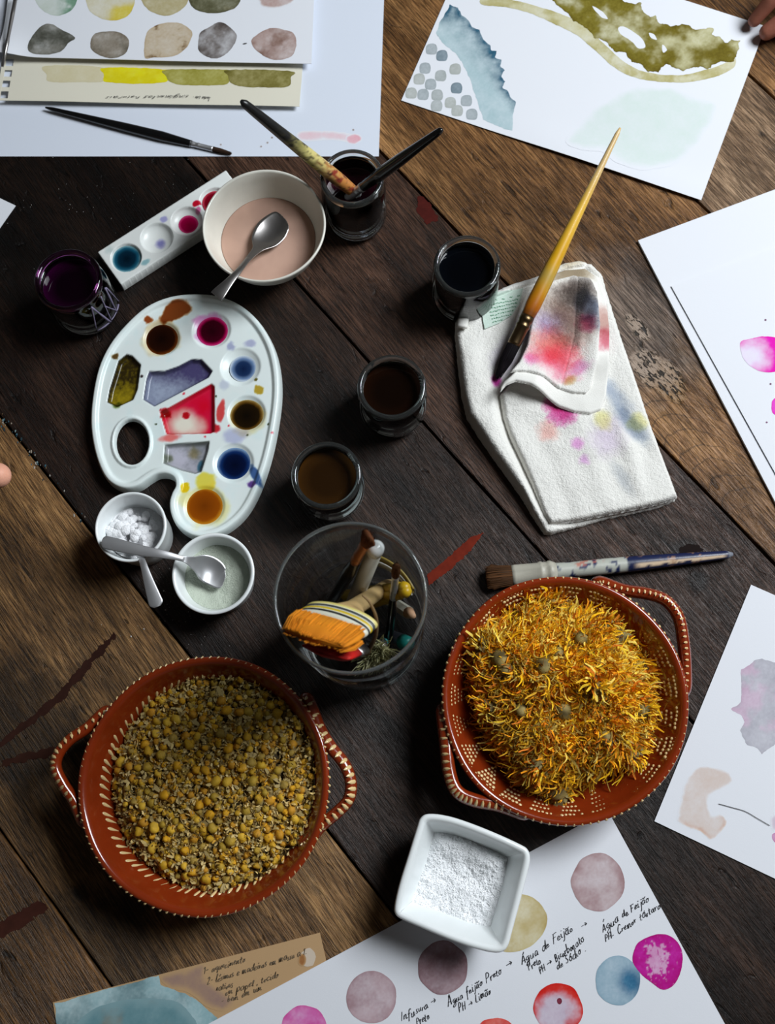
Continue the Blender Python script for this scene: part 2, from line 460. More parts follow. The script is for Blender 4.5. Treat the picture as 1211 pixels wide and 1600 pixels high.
def wood(name, dark, mid, light, seed, rough=0.42, marks=None, contrast=1.0):
    m = bpy.data.materials.new(name); m.use_nodes = True
    nt = m.node_tree; b = nt.nodes['Principled BSDF']; lk = nt.links.new
    tc = nt.nodes.new('ShaderNodeTexCoord')
    def mapping(sx, sy):
        # rotate so that x runs with the grain, then stretch
        r = nt.nodes.new('ShaderNodeMapping'); r.inputs['Rotation'].default_value = (0, 0, -GRAIN + 0.05)
        lk(tc.outputs['Object'], r.inputs['Vector'])
        s = nt.nodes.new('ShaderNodeMapping'); s.inputs['Scale'].default_value = (sx, sy, 1); s.inputs['Location'].default_value = (seed * 3.1, seed * 1.7, seed)
        lk(r.outputs['Vector'], s.inputs['Vector']); return s.outputs['Vector']
    def noise(vec, scale, detail, rg=0.6, dist=0.0):
        n = _n(nt, 'ShaderNodeTexNoise', Scale=scale, Detail=detail, Roughness=rg, Distortion=dist)
        lk(vec, n.inputs['Vector']); return n.outputs['Fac']
    def math_(op, a, b_=None, clamp=False):
        n = nt.nodes.new('ShaderNodeMath'); n.operation = op; n.use_clamp = clamp
        for i, v in enumerate((a, b_)):
            if v is None: continue
            if hasattr(v, 'links'): lk(v, n.inputs[i])
            else: n.inputs[i].default_value = v
        return n.outputs[0]
    def rng(v, a, b_, c=0.0, d=1.0):
        n = nt.nodes.new('ShaderNodeMapRange'); lk(v, n.inputs['Value'])
        n.inputs['From Min'].default_value = a; n.inputs['From Max'].default_value = b_
        n.inputs['To Min'].default_value = c; n.inputs['To Max'].default_value = d
        return n.outputs['Result']
    broad = noise(mapping(3, 14), 1.0, 6, 0.6, 1.2)
    streak = noise(mapping(26, 460), 1.0, 5, 0.7, 0.25)
    pores = noise(mapping(60, 900), 1.0, 3, 0.6)
    blot = noise(mapping(6, 9), 1.0, 5, 0.65, 0.8)
    gouge = noise(mapping(34, 95), 1.0, 3, 0.5, 0.9)
    f = math_('ADD', math_('MULTIPLY', rng(broad, .3, .7), .45), math_('MULTIPLY', rng(streak, .3, .7), .55))
    cr = nt.nodes.new('ShaderNodeValToRGB')
    cr.color_ramp.elements[0].position = 0.18; cr.color_ramp.elements[0].color = L4(dark)
    cr.color_ramp.elements[1].position = 0.9; cr.color_ramp.elements[1].color = L4(light)
    e = cr.color_ramp.elements.new(0.5); e.color = L4(mid)
    lk(f, cr.inputs['Fac'])
    def mul(col, fac):
        n = nt.nodes.new('ShaderNodeVectorMath'); n.operation = 'SCALE'; lk(col, n.inputs[0]); lk(fac, n.inputs['Scale']); return n.outputs['Vector']
    c = mul(cr.outputs['Color'], rng(blot, .33, .6, 1 - .5 * contrast, 1.12))
    c = mul(c, rng(pores, .36, .56, .42, 1.12))
    c = mul(c, rng(gouge, .27, .35, .3, 1.0))
    height = math_('ADD', math_('MULTIPLY', streak, .9), math_('MULTIPLY', rng(pores, .3, .55), .5))
    height = math_('ADD', height, math_('MULTIPLY', rng(gouge, .27, .36), .8))
    for (px, py, R, kind) in (marks or []):
        ctr = A(px, py)
        sub = nt.nodes.new('ShaderNodeVectorMath'); sub.operation = 'SUBTRACT'; lk(tc.outputs['Object'], sub.inputs[0]); sub.inputs[1].default_value = tuple(ctr)
        ln = nt.nodes.new('ShaderNodeVectorMath'); ln.operation = 'LENGTH'; lk(sub.outputs[0], ln.inputs[0])
        wv = noise(mapping(40, 40), 1.0, 4)
        dist = math_('ADD', ln.outputs['Value'], math_('MULTIPLY', math_('SUBTRACT', wv, .5), R * 1.2))
        if kind == 'worm':
            sp_ = nt.nodes.new('ShaderNodeSeparateXYZ'); lk(sub.outputs[0], sp_.inputs[0])
            uu = math_('ADD', math_('MULTIPLY', sp_.outputs[0], float(GU[0]) * .55), math_('MULTIPLY', sp_.outputs[1], float(GU[1]) * .55))
            vv = math_('ADD', math_('MULTIPLY', sp_.outputs[0], float(GN[0]) * 1.3), math_('MULTIPLY', sp_.outputs[1], float(GN[1]) * 1.3))
            dist = math_('ADD', math_('SQRT', math_('ADD', math_('MULTIPLY', uu, uu), math_('MULTIPLY', vv, vv))), math_('MULTIPLY', math_('SUBTRACT', wv, .5), R * 1.6))
        if kind == 'worm':      # galleries eaten by woodworm
            mask = rng(dist, R * .75, R, 1.0, 0.0)
            gal = rng(noise(mapping(120, 330), 1.0, 2, .5, 1.0), .40, .47)
            pale = nt.nodes.new('ShaderNodeMix'); pale.data_type = 'RGBA'
            lk(mask, pale.inputs['Factor']); lk(c, pale.inputs['A']); pale.inputs['B'].default_value = L4((150, 116, 80))
            c = pale.outputs['Result']
            dk = math_('SUBTRACT', 1.0, math_('MULTIPLY', mask, math_('MULTIPLY', math_('SUBTRACT', 1.0, gal), .93)))
            c = mul(c, dk); height = math_('ADD', height, math_('MULTIPLY', dk, 3.0))
        elif kind == 'arcs':    # arched growth rings
            mask = rng(ln.outputs['Value'], R * .8, R, 1.0, 0.0)
            sep = nt.nodes.new('ShaderNodeSeparateXYZ'); lk(sub.outputs[0], sep.inputs[0])
            u = math_('ADD', math_('MULTIPLY', sep.outputs[0], float(GU[0])), math_('MULTIPLY', sep.outputs[1], float(GU[1])))
            v = math_('ADD', math_('MULTIPLY', sep.outputs[0], float(GN[0])), math_('MULTIPLY', sep.outputs[1], float(GN[1])))
            ph = math_('SUBTRACT', u, math_('MULTIPLY', math_('MULTIPLY', v, v), 32.0))
            ph = math_('ADD', ph, math_('MULTIPLY', wv, .02))
            ring = math_('ABSOLUTE', math_('SINE', math_('MULTIPLY', ph, 165.0)))
            line = rng(ring, .0, .22, .45, 1.0)
            dk = math_('SUBTRACT', 1.0, math_('MULTIPLY', mask, math_('SUBTRACT', 1.0, line)))
            c = mul(c, dk)
        elif kind == 'dark':    # soaked-in stain
            c = mul(c, rng(dist, R * .6, R, .3, 1.0))
        elif kind == 'pale':    # grey gloss of the light, painted into the wood
            pale = nt.nodes.new('ShaderNodeMix'); pale.data_type = 'RGBA'
            lk(rng(dist, R * .4, R, .6, 0.0), pale.inputs['Factor']); lk(c, pale.inputs['A'])
            g = nt.nodes.new('ShaderNodeHueSaturation'); g.inputs['Saturation'].default_value = .3; g.inputs['Value'].default_value = 1.15; lk(c, g.inputs['Color'])
            lk(g.outputs[0], pale.inputs['B']); c = pale.outputs['Result']
    lk(c, b.inputs['Base Color'])
    lk(rng(streak, .3, .7, rough + .12, rough - .06), b.inputs['Roughness'])
    b.inputs['Specular IOR Level'].default_value = 0.28
    bp = _n(nt, 'ShaderNodeBump', Strength=0.75, Distance=0.0012)
    lk(height, bp.inputs['Height']); lk(bp.outputs['Normal'], b.inputs['Normal'])
    return m

W_low = wood('brown_oak', (40, 26, 14), (92, 64, 36), (140, 100, 60), 1)
W_left = wood('worn_brown_oak', (52, 36, 20), (124, 90, 54), (184, 142, 92), 2, .5, [(30, 1130, .075, 'dark'), (150, 1500, .07, 'dark')])
W_dark = wood('dark_stained_oak', (17, 10, 7), (42, 28, 21), (72, 52, 41), 3, .40, [(120, 330, .16, 'dark')])
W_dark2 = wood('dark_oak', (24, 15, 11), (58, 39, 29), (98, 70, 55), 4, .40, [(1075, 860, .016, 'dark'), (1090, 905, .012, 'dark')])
W_mid = wood('golden_brown_oak', (52, 33, 18), (116, 80, 46), (170, 126, 80), 5, .40, [(1030, 585, .022, 'worm'), (1000, 515, .011, 'worm'), (1060, 690, .10, 'arcs'), (990, 500, .09, 'pale')])
W_grey = wood('greyed_oak', (54, 40, 29), (118, 92, 68), (172, 142, 112), 6, .45)
table = thing('wooden_table', 'dark old wooden plank table under all the papers, dishes and jars', 'table', (0, 0, 0))
CUTS = [SE[0] - .115] + SE + [SE[5] + .10, SE[5] + .20]
PM = [W_low, W_left, W_dark, W_dark2, W_mid, W_grey, W_mid, W_dark2]
C_MIN, C_MAX = CUTS[0], CUTS[-1]
U0, U1 = along(300, 700) - 0.82, along(900, 900) + 0.78
TH = 0.04
for k in range(len(CUTS) - 1):
    c0, c1 = CUTS[k] + .0011, CUTS[k + 1] - .0011
    bev = .0016
    prof = [(c0, -TH), (c0, -bev), (c0 + .0005, -.0005), (c0 + bev, 0.0), (c1 - bev, 0.0), (c1 - .0005, -.0005), (c1, -bev), (c1, -TH)]
    ns = 60
    us = np.linspace(U0 + .004 * (k % 2), U1 - .006 * (k % 3), ns)
    V = []; F = []
    for u in us:
        w = [0.0004 * math.sin(u * 60 + k) + .0006 * float(fbm(u, k * 7.3, .03, 3, 5)), 0.0004 * math.cos(u * 47 + 2 * k) + .0006 * float(fbm(u, k * 3.9, .03, 3, 8))]
        for i, (c, z) in enumerate(prof):
            cc = c + (w[0] if i < 4 else w[1]) * (1 if 0 < i < 7 else 0) * .6
            p = GU * u + GN * cc
            V.append((p[0], p[1], T + z))
    m = len(prof)
    for i in range(ns - 1):
        for j in range(m):
            jj = (j + 1) % m
            F.append((i * m + j, (i + 1) * m + j, (i + 1) * m + jj, i * m + jj))
    F.append(tuple(range(m))); F.append(tuple((ns - 1) * m + j for j in range(m - 1, -1, -1)))
    mesh('plank', V, F, PM[k], table, smooth=False)
um = (U0 + U1) / 2; cm = (C_MIN + C_MAX) / 2; yaw = GRAIN
for s in (-1, 1):
    p = GU * um + GN * (cm + s * (C_MAX - C_MIN) * .44)
    mesh('apron', *box_geo((p[0], p[1], T - TH - .045), (U1 - U0 - .1, .022, .09), yaw), W_dark2, table, smooth=False)
    for t in (-1, 1):
        p = GU * (um + t * (U1 - U0) * .46) + GN * (cm + s * (C_MAX - C_MIN) * .44)
        mesh('leg', *box_geo((p[0], p[1], (T - TH) / 2), (.07, .07, T - TH), yaw), W_dark2, table, smooth=False)

# paint marks on the planks
stain_m = mat('dried_paint', rough=0.8, vcol=True, spec=.15)
planks = [o for o in table.children if o.name.startswith('plank')]
def smear(pk, px, color, name='paint_smear', wobamp=.0015, fade=True, sp=.0008):
    P = apts(px)
    c0 = lin(color)
    def cf(x, y, d): return np.tile(c0, (len(x), 1)) * (1 + .25 * fbm(x, y, .004, 3, 4))[:, None]
    o = field(name, P, lambda x, y, d: np.full(len(x), T + .00025), cf, sp, stain_m, planks[pk], wob=lambda x, y: wobamp * fbm(x, y, .005, 4, 9) - .0002 + .0007 * fbm(x * 1.0, y, .0012, 2, 3))
    return o
smear(2, [(667, 898), (700, 872), (735, 838), (755, 833), (735, 862), (700, 893), (670, 915)], (108, 34, 18))
smear(1, [(0, 1155), (40, 1125), (95, 1080), (135, 1030), (178, 988), (180, 996), (140, 1045), (100, 1090), (45, 1135), (0, 1168)], (48, 25, 18), wobamp=.0034)
smear(1, [(0, 1185), (60, 1172), (110, 1158), (112, 1170), (60, 1186), (0, 1198)], (50, 26, 18), wobamp=.0038)
smear(0, [(0, 1440), (60, 1405), (80, 1418), (40, 1445), (0, 1465)], (60, 30, 22), wobamp=.003)
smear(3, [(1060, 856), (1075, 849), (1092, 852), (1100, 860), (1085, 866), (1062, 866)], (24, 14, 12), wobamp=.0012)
smear(3, [(655, 305), (672, 320), (685, 345), (668, 350), (650, 330)], (70, 20, 14), wobamp=.004)
# flecks of old paint along the edge of the worn plank
fl = MB()
for k in range(46):
    t = random.random() ** 1.6
    x = 2 + t * 135; y = 655 + x * 1.245 + random.uniform(-16, 12)
    p = at(x, y, .0004); r = random.uniform(.0004, .0015)
    n = 6; th = np.arange(n) * 2 * math.pi / n
    rr = r * (0.6 + .6 * RNG.random(n))
    V = np.column_stack([p.x + rr * np.cos(th) * .7, p.y + rr * np.sin(th) * 1.3, np.full(n, p.z)])
    fl.add(V, [tuple(range(n))], lin(random.choice([(120, 140, 142), (60, 96, 110), (150, 138, 124), (40, 58, 64), (170, 164, 154), (110, 90, 66)])))
tag(fl.build('paint_flecks', stain_m, planks[1]), kind='stuff')
# ------------------------------------------------------------------ sheets of paper, watercolour and handwriting
PAPER = lin((226, 228, 234)); CREAM = lin((222, 217, 200)); TAN = lin((186, 152, 112))

def sheet(name, label, cat, c, zf, base=PAPER, th=.0004, nu=60, nv=60, origin_h=0.0, group=None):
    """c: four corners in the photograph (on the table level); zf(u,v) height above the table"""
    P = apts(c)[:, :2]
    u, v = np.meshgrid(np.linspace(0, 1, nu), np.linspace(0, 1, nv), indexing='ij')
    u = u.ravel(); v = v.ravel()
    xy = (P[0] * ((1 - u) * (1 - v))[:, None] + P[1] * (u * (1 - v))[:, None] + P[2] * (u * v)[:, None] + P[3] * ((1 - u) * v)[:, None])
    z = T + zf(u, v) * np.ones(len(u))
    Vt = np.column_stack([xy, z + th]); Vb = np.column_stack([xy, z])
    I = np.arange(nu * nv).reshape(nu, nv)
    Q = np.stack([I[:-1, :-1], I[1:, :-1], I[1:, 1:], I[:-1, 1:]], -1).reshape(-1, 4)
    n0 = nu * nv
    E = np.concatenate([np.stack([I[:-1, 0], I[1:, 0]], 1), np.stack([I[-1, :-1], I[-1, 1:]], 1), np.stack([I[1:, -1], I[:-1, -1]], 1), np.stack([I[0, 1:], I[0, :-1]], 1)])
    side = np.stack([E[:, 1], E[:, 0], E[:, 0] + n0, E[:, 1] + n0], 1)
    F = np.concatenate([Q, Q[:, ::-1] + n0, side]).astype(np.int32)
    colr = np.tile(base, (2 * n0, 1))
    o = mesh(name, np.concatenate([Vt, Vb]), F, M['paper'], None, col=colr, smooth=False)
    tag(o, label, cat, group)
    return o

WN = {}
def wash(par, px, col, z, name='watercolour_swatch', edge=1.0, soft=0.0, wob=.0008, wsz=.006, var=.35, vsz=.012, col2=None, c2f=None, base=PAPER, sp=.0009, smooth=True, seed=0, strength=1.0, zf=None, tooth=0.0):
    """A patch of dried watercolour: pigment gathers at the edge (edge), fades out (soft, metres), mottles (var)."""
    P = np.asarray(px, float)
    if smooth: P = catmull(P, 5, True)
    P = A(P[:, 0], P[:, 1], z)
    c1 = lin(col); cb = lin(col2) if col2 is not None else None
    sd_ = int(seed) + int(P[0, 0] * 1000) % 17
    WN[par.name] = WN.get(par.name, 0) + 1; dz = .00006 + .000004 * WN[par.name]
    def cf(x, y, d):
        n = fbm(x, y, vsz, 5, sd_); fine = fbm(x, y, .0016, 2, sd_ + 5)
        k = strength * (.78 + var * n + .14 * fine) + .22 * edge * np.exp(-d / .0012) + .10 * edge * np.exp(-d / .004)
        if soft > 0: k = k * sstep(0, soft, d + soft * .25 * n)
        k = np.clip(k, 0, 1.25)
        pig = np.tile(c1, (len(x), 1))
        if cb is not None:
            t = c2f(x, y, d, n) if c2f else sstep(-.25, .35, fbm(x, y, vsz * 1.4, 4, sd_ + 11))
            pig = mix(c1, cb, np.clip(t, 0, 1))
        b = np.tile(base, (len(x), 1))
        # pigment filters the paper's white: thicker wash, deeper colour
        return b * np.power(np.clip(pig / base, .004, 1.0), k[:, None])
    hf = (lambda x, y, d: T + z + dz + 0 * x) if zf is None else (lambda x, y, d: T + zf(x, y) + dz)
    w_ = (lambda x, y: wob * fbm(x, y, wsz, 4, sd_ + 2) + (tooth * np.abs(fbm(x, y, .010, 2, sd_ + 7)) if tooth else 0))
    o = field(name, P, hf, cf, sp, M['wash'], par, wob=w_ if wob else None)
    return o
def blob(cx, cy, rx, ry, k=14, irr=.06, rot=0.0, seed=0):
    r = random.Random(seed * 977 + int(cx * 3 + cy))
    out = []
    for i in range(k):
        a = 2 * math.pi * i / k
        s = 1 + r.uniform(-irr, irr)
        x, y = rx * s * math.cos(a), ry * s * math.sin(a)
        out.append((cx + x * math.cos(rot) - y * math.sin(rot), cy + x * math.sin(rot) + y * math.cos(rot)))
    return out

# --- handwriting: single-stroke letters, x height 1
GL = {
 'a': (1.05, [[(.85, .9), (.45, 1), (.1, .55), (.25, .05), (.6, .15), (.85, .8), (.82, .15), (1.05, .05)]]),
 'b': (.95, [[(.15, 2), (.1, 0), (.5, .05), (.8, .45), (.5, .9), (.15, .55)]]),
 'c': (.85, [[(.75, .85), (.4, 1), (.1, .5), (.35, 0), (.85, .2)]]),
 'd': (1.05, [[(.8, .85), (.4, 1), (.1, .5), (.3, 0), (.75, .4), (.95, 2), (.85, .2), (1.05, .05)]]),
 'e': (.85, [[(.1, .45), (.7, .65), (.5, 1), (.15, .65), (.2, .1), (.85, .2)]]),
 'f': (.75, [[(.8, 1.75), (.55, 2), (.35, 1.4), (.25, -.8)], [(.05, 1), (.7, 1.05)]]),
 'g': (1.0, [[(.85, .9), (.4, 1), (.1, .55), (.4, .1), (.85, .7), (.8, -.6), (.4, -1), (.1, -.6), (1.0, .2)]]),
 'i': (.5, [[(.2, 1), (.2, .1), (.48, .1)], [(.25, 1.45), (.3, 1.6)]]),
 'j': (.5, [[(.4, 1), (.35, -.6), (.0, -.95)], [(.42, 1.45), (.5, 1.6)]]),
 'l': (.5, [[(.05, .3), (.4, 1.6), (.25, 2), (.15, .2), (.45, .1)]]),
 'm': (1.35, [[(.1, 1), (.1, 0), (.15, .7), (.4, 1), (.5, 0), (.6, .7), (.9, 1), (1.0, .1), (1.3, .1)]]),
 'n': (1.0, [[(.1, 1), (.1, 0), (.2, .7), (.55, 1), (.65, .1), (.95, .1)]]),
 'o': (.95, [[(.5, 1), (.12, .6), (.3, 0), (.75, .3), (.6, .95), (.4, .9), (.9, .85)]]),
 'p': (.95, [[(.15, 1), (.1, -1), (.15, .7), (.55, 1), (.8, .5), (.5, 0), (.15, .2)]]),
 'q': (1.0, [[(.85, .9), (.4, 1), (.1, .5), (.4, 0), (.85, .7), (.8, -1), (1.0, -.6)]]),
 'r': (.75, [[(.1, 1), (.15, 0), (.2, .7), (.65, 1)]]),
 's': (.75, [[(.65, .95), (.3, .95), (.25, .6), (.6, .35), (.4, 0), (.05, .1)]]),
 't': (.7, [[(.3, 1.7), (.25, .2), (.65, .1)], [(.0, 1.1), (.6, 1.15)]]),
 'u': (1.0, [[(.1, 1), (.15, .1), (.55, .1), (.75, 1), (.75, .15), (1.0, .1)]]),
 'v': (.8, [[(.05, 1), (.35, 0), (.75, 1)]]),
 'x': (.8, [[(.05, 1), (.7, 0)], [(.7, 1), (.05, 0)]]),
 'A': (1.25, [[(.05, 0), (.6, 2), (.75, 2), (1.05, 0)], [(.2, .75), (1.05, .8)]]),
 'B': (1.15, [[(.15, 0), (.25, 2), (.8, 1.9), (.8, 1.2), (.25, 1.05), (.95, .8), (.8, .1), (.1, 0)]]),
 'C': (1.1, [[(1, 1.7), (.6, 2), (.15, 1), (.5, 0), (1, .3)]]),
 'F': (1.05, [[(.3, 2), (.15, 0)], [(.05, 2), (1.1, 2.05)], [(.1, 1.1), (.8, 1.15)]]),
 'H': (1.2, [[(.2, 2), (.1, 0)], [(1.0, 2), (.9, 0)], [(.15, 1), (.95, 1.05)]]),
 'I': (.6, [[(.3, 2), (.2, 0)]]),
 'J': (1.0, [[(.2, 1.9), (.9, 2), (.6, .1), (.1, .1)]]),
 'L': (.95, [[(.25, 2), (.1, .05), (.85, .1)]]),
 'P': (1.1, [[(.2, 0), (.3, 2), (.95, 1.7), (.8, 1.1), (.25, .95)]]),
 'S': (1.0, [[(.9, 1.8), (.5, 2), (.25, 1.5), (.8, .7), (.6, .05), (.05, .2)]]),
 '-': (.8, [[(.1, .7), (.65, .75)]]),
 '>': (1.9, [[(.1, .75), (1.5, .8)], [(1.05, 1.25), (1.55, .8), (1.1, .4)]]),
 '.': (.5, [[(.15, 0), (.25, .1)]]), ',': (.5, [[(.2, .1), (.1, -.4)]]),
 '1': (.6, [[(.1, 1.5), (.35, 2), (.3, 0)]]), '2': (.95, [[(.1, 1.6), (.45, 2), (.7, 1.5), (.1, .05), (.85, .1)]]),
 ' ': (.75, []),
}
ACC = {'á': ('a', 'ac'), 'Á': ('A', 'ac'), 'ã': ('a', 'ti'), 'ó': ('o', 'ac'), 'é': ('e', 'ac')}
def write(par, text, p0, p1, z, mt, width=.00042, xh=None, seed=1, name='handwriting', slant=.38):
    """one line of script from pixel p0 to pixel p1 (its baseline); the letters are thin inked ribbons"""
    r = random.Random(seed)
    a = A(*p0, z)[:2]; b = A(*p1, z)[:2]
    L = np.linalg.norm(b - a); ex = (b - a) / L; ey = np.array([-ex[1], ex[0]])
    strokes = []; x = 0.0
    for ch in text:
        acc = None
        if ch in ACC: ch, acc = ACC[ch]
        wd, st = GL.get(ch, GL[' '])
        jy = r.uniform(-.22, .22); sc = r.uniform(.78, 1.15)
        for s in st:
            strokes.append([(x + px_ * sc + r.uniform(-.08, .08), py_ * sc + jy + r.uniform(-.08, .08)) for px_, py_ in s])
        top = 2.2 if ch.isupper() else 1.25
        if acc == 'ac': strokes.append([(x + .5, top), (x + .85, top + .55)])
        if acc == 'ti': strokes.append([(x + .1, top + .1), (x + .4, top + .35), (x + .7, top + .1), (x + 1.1, top + .35)])
        x += wd * sc + .1
    u = L / x
    xh = xh or u
    V = []; F = []
    for s in strokes:
        q = np.array(s); q[:, 0] += q[:, 1] * slant
        if len(q) > 2: q = catmull(q, 3)
        W = a + np.outer(q[:, 0] * u, ex) + np.outer(q[:, 1] * xh, ey)
        t = np.gradient(W, axis=0); t /= np.linalg.norm(t, axis=1)[:, None] + 1e-12
        nn = np.column_stack([-t[:, 1], t[:, 0]])
        ww = width * np.array([r.uniform(.6, 1.25) for _ in W])[:, None] / 2
        n0 = len(V)
        for k in range(len(W)):
            V.append((*(W[k] + nn[k] * ww[k]), T + z + .0003)); V.append((*(W[k] - nn[k] * ww[k]), T + z + .0003))
        for k in range(len(W) - 1):
            F.append((n0 + 2 * k, n0 + 2 * k + 1, n0 + 2 * k + 3, n0 + 2 * k + 2))
    return mesh(name, V, F, mt, par, smooth=False)

# --- large backing sheet, top left
ZA = .0004
sa = sheet('drawing_sheet', 'large blank bluish white sheet lying flat under the swatch sheets and the black brush', 'paper',
           [(-60, 245), (592, 245), (604, -120), (-60, -120)], lambda u, v: ZA, base=lin((216, 222, 234)))
wash(sa, [(468, 206), (520, 205), (548, 209), (562, 211), (564, 220), (552, 224), (520, 219), (470, 220)], (232, 190, 198), ZA + .0004, soft=.004, strength=.8, edge=.3, name='pink_smear')
wash(sa, blob(553, 217, 12, 8), (226, 160, 172), ZA + .0004, soft=.002, strength=.9, edge=.6, name='pink_smear')
for (x, y) in ((425, 215), (418, 223), (552, 203), (345, 226), (408, 229)):
    wash(sa, blob(x, y, 2.2, 2), (150, 140, 140), ZA + .0004, soft=.001, name='paint_speck', sp=.0005, wob=0)

# --- cream sketchbook page with torn binding holes
ZB = .0068
def zb(u, v): return .0012 + .0058 * np.exp(-(v / .30) ** 2) * (1 - .12 * u) + .0005 * np.sin(u * 9)
b_c = [(16, 164), (469, 173), (478, 30), (30, 20)]
P_b = apts(b_c, .0068)
sb = tag(sheet('sketchbook_page', 'cream sketchbook page with torn binding holes, a yellow tint row and writing along its edge', 'paper', b_c, zb, CREAM, nu=120, nv=120), None)
e0 = at(16, 164).xy; e1 = at(30, 20).xy; ev = (e1 - e0); bu = (at(469, 173).xy - e0).normalized()
tabs = MB()
Lr = ev.length; nt_ = 8
for k in range(nt_ + 1):        # the tabs left between the torn binding holes
    s0 = k / nt_; hw = .16 / nt_ * 1.2
    q = []
    for (t, ww) in ((s0 - hw, 0), (s0 + hw, 0), (s0 + hw, 1), (s0 - hw, 1)):
        t = min(max(t, 0), 1); p = e0 + ev * t - bu * (.0105 * ww) + bu * .0006
        q.append((p.x, p.y, T + float(zb(0.0, t))))
    q = np.array(q); up = q + [0, 0, .0004]
    tabs.add(np.concatenate([q, up]), [(3, 2, 1, 0), (4, 5, 6, 7), (0, 1, 5, 4), (1, 2, 6, 5), (2, 3, 7, 6), (3, 0, 4, 7)], CREAM)
q = []
for t, ww in ((0, .75), (1, .75), (1, 1.15), (0, 1.15)):
    p = e0 + ev * t - bu * (.0105 * ww); q.append((p.x, p.y, T + float(zb(0.0, t)) + .0002))
for t0 in np.linspace(0, .95, 20):
    qq = []
    for t, ww in ((t0, .75), (t0 + .05, .75), (t0 + .05, 1.15), (t0, 1.15)):
        p = e0 + ev * t - bu * (.0105 * ww); qq.append((p.x, p.y, T + float(zb(0.0, t)) + .0001))
    qq = np.array(qq); tabs.add(np.concatenate([qq, qq + [0, 0, .0004]]), [(3, 2, 1, 0), (4, 5, 6, 7), (0, 1, 5, 4), (2, 3, 7, 6)], CREAM)
tabs.build('torn_binding_edge', M['paper'], sb, smooth=False)
def zb_xy(x, y):
    Pq = np.column_stack([np.asarray(x) - e0.x, np.asarray(y) - e0.y])
    E1 = np.array(ev); E2 = np.array(at(469, 173).xy - e0)
    Mx = np.linalg.inv(np.column_stack([E2, E1]))
    uv = Pq @ Mx.T
    return zb(uv[:, 0], np.clip(uv[:, 1], 0, 2)) + .0004
kw = dict(base=CREAM, zf=zb_xy, edge=.7, sp=.0008)
wash(sb, [(70, 100), (158, 102), (160, 118), (157, 127), (120, 128), (76, 127), (72, 115)], (206, 196, 160), .006, name='tint_patch', **kw)
wash(sb, [(163, 102), (260, 105), (261, 118), (258, 126), (230, 129), (190, 129), (163, 126), (161, 114)], (214, 198, 10), .006, name='tint_patch', col2=(226, 214, 30), **kw)
wash(sb, [(258, 105), (354, 106), (357, 116), (354, 130), (320, 132), (284, 131), (264, 125), (259, 117)], (150, 144, 62), .006, name='tint_patch', **kw)
wash(sb, [(356, 106), (453, 108), (454, 118), (450, 134), (415, 136), (375, 134), (360, 128), (356, 116)], (104, 96, 40), .006, name='tint_patch', col2=(130, 122, 66), **kw)
_w = write(sb, 'tingimentos naturais', (296, 149), (166, 151), .0070, M['ink'], .00040, xh=.0019, seed=4)
_w2 = write(sb, 'Jacobo. Lion -', (330, 152), (302, 150), .0070, M['ink'], .0004, xh=.0019, seed=6)

# --- swatch sheet on top
ZC_ = .0088
c_c = [(6, 98), (488, 109), (497, -110), (34, -120)]
def zc(u, v): return .0088 + .0075 * np.exp(-((u / .07) ** 2 + (v / .14) ** 2)) - .0022 * sstep(.4, 1, v) + .0004 * np.sin(7 * u)
sc_ = sheet('swatch_sheet', 'white sheet with two rows of grey, tan and green swatches on the stack', 'paper', c_c, lambda u, v: zc(u, v), nu=140, nv=140)
q0 = at(6, 98).xy; _E = np.column_stack([np.array(at(488, 109).xy - q0), np.array(at(34, -120).xy - q0)]); _Ei = np.linalg.inv(_E)
def zc_xy(x, y):
    uv = np.column_stack([np.asarray(x) - q0.x, np.asarray(y) - q0.y]) @ _Ei.T
    return zc(np.clip(uv[:, 0], 0, 1), np.clip(uv[:, 1], 0, 1)) + .0004
kw = dict(zf=zc_xy, sp=.0008, wob=.0008)
zz = .0088
wash(sc_, [(46, 82), (46, 66), (56, 50), (70, 39), (84, 40), (102, 50), (118, 60), (107, 68), (97, 80), (80, 86), (62, 86)], (122, 120, 112), zz, col2=(84, 84, 76), var=.5, **kw)
wash(sc_, [(141, 68), (148, 54), (165, 50), (182, 50), (198, 58), (202, 68), (196, 84), (180, 92), (158, 88), (145, 80)], (104, 98, 86), zz, col2=(128, 118, 104), **kw)
wash(sc_, [(226, 90), (228, 56), (240, 42), (258, 36), (280, 36), (295, 44), (301, 54), (290, 76), (272, 88), (240, 90)], (188, 170, 144), zz, col2=(112, 82, 40), c2f=lambda x, y, d, n: sstep(.25, .6, n + .6 * sstep(float(at(260, 50).y), float(at(260, 36).y), y)), **kw)
wash(sc_, [(310, 62), (314, 50), (328, 42), (342, 34), (356, 40), (370, 56), (362, 76), (344, 90), (326, 90), (311, 80)], (150, 146, 146), zz, col2=(88, 80, 76), var=.55, **kw)
wash(sc_, [(393, 66), (402, 54), (420, 45), (440, 46), (458, 52), (463, 68), (456, 88), (428, 94), (404, 82)], (174, 152, 146), zz, col2=(134, 106, 96), var=.5, **kw)
wash(sc_, [(55, -22), (90, -26), (120, -20), (120, 4), (108, 20), (84, 25), (64, 14), (55, 0)], (196, 204, 196), zz, col2=(112, 148, 124), c2f=lambda x, y, d, n: sstep(float(at(88, 5).x), float(at(112, 5).x), x) * sstep(-.2, .3, n + .2), **kw)
wash(sc_, [(134, -20), (170, -26), (208, -16), (208, 14), (192, 30), (166, 32), (142, 20), (134, 0)], (204, 196, 166), zz, col2=(206, 186, 70), c2f=lambda x, y, d, n: sstep(.0, .9, sstep(float(at(160, 25).x), float(at(195, 25).x), x) * sstep(float(at(180, 10).y), float(at(180, 30).y), y) + n * .3), **kw)
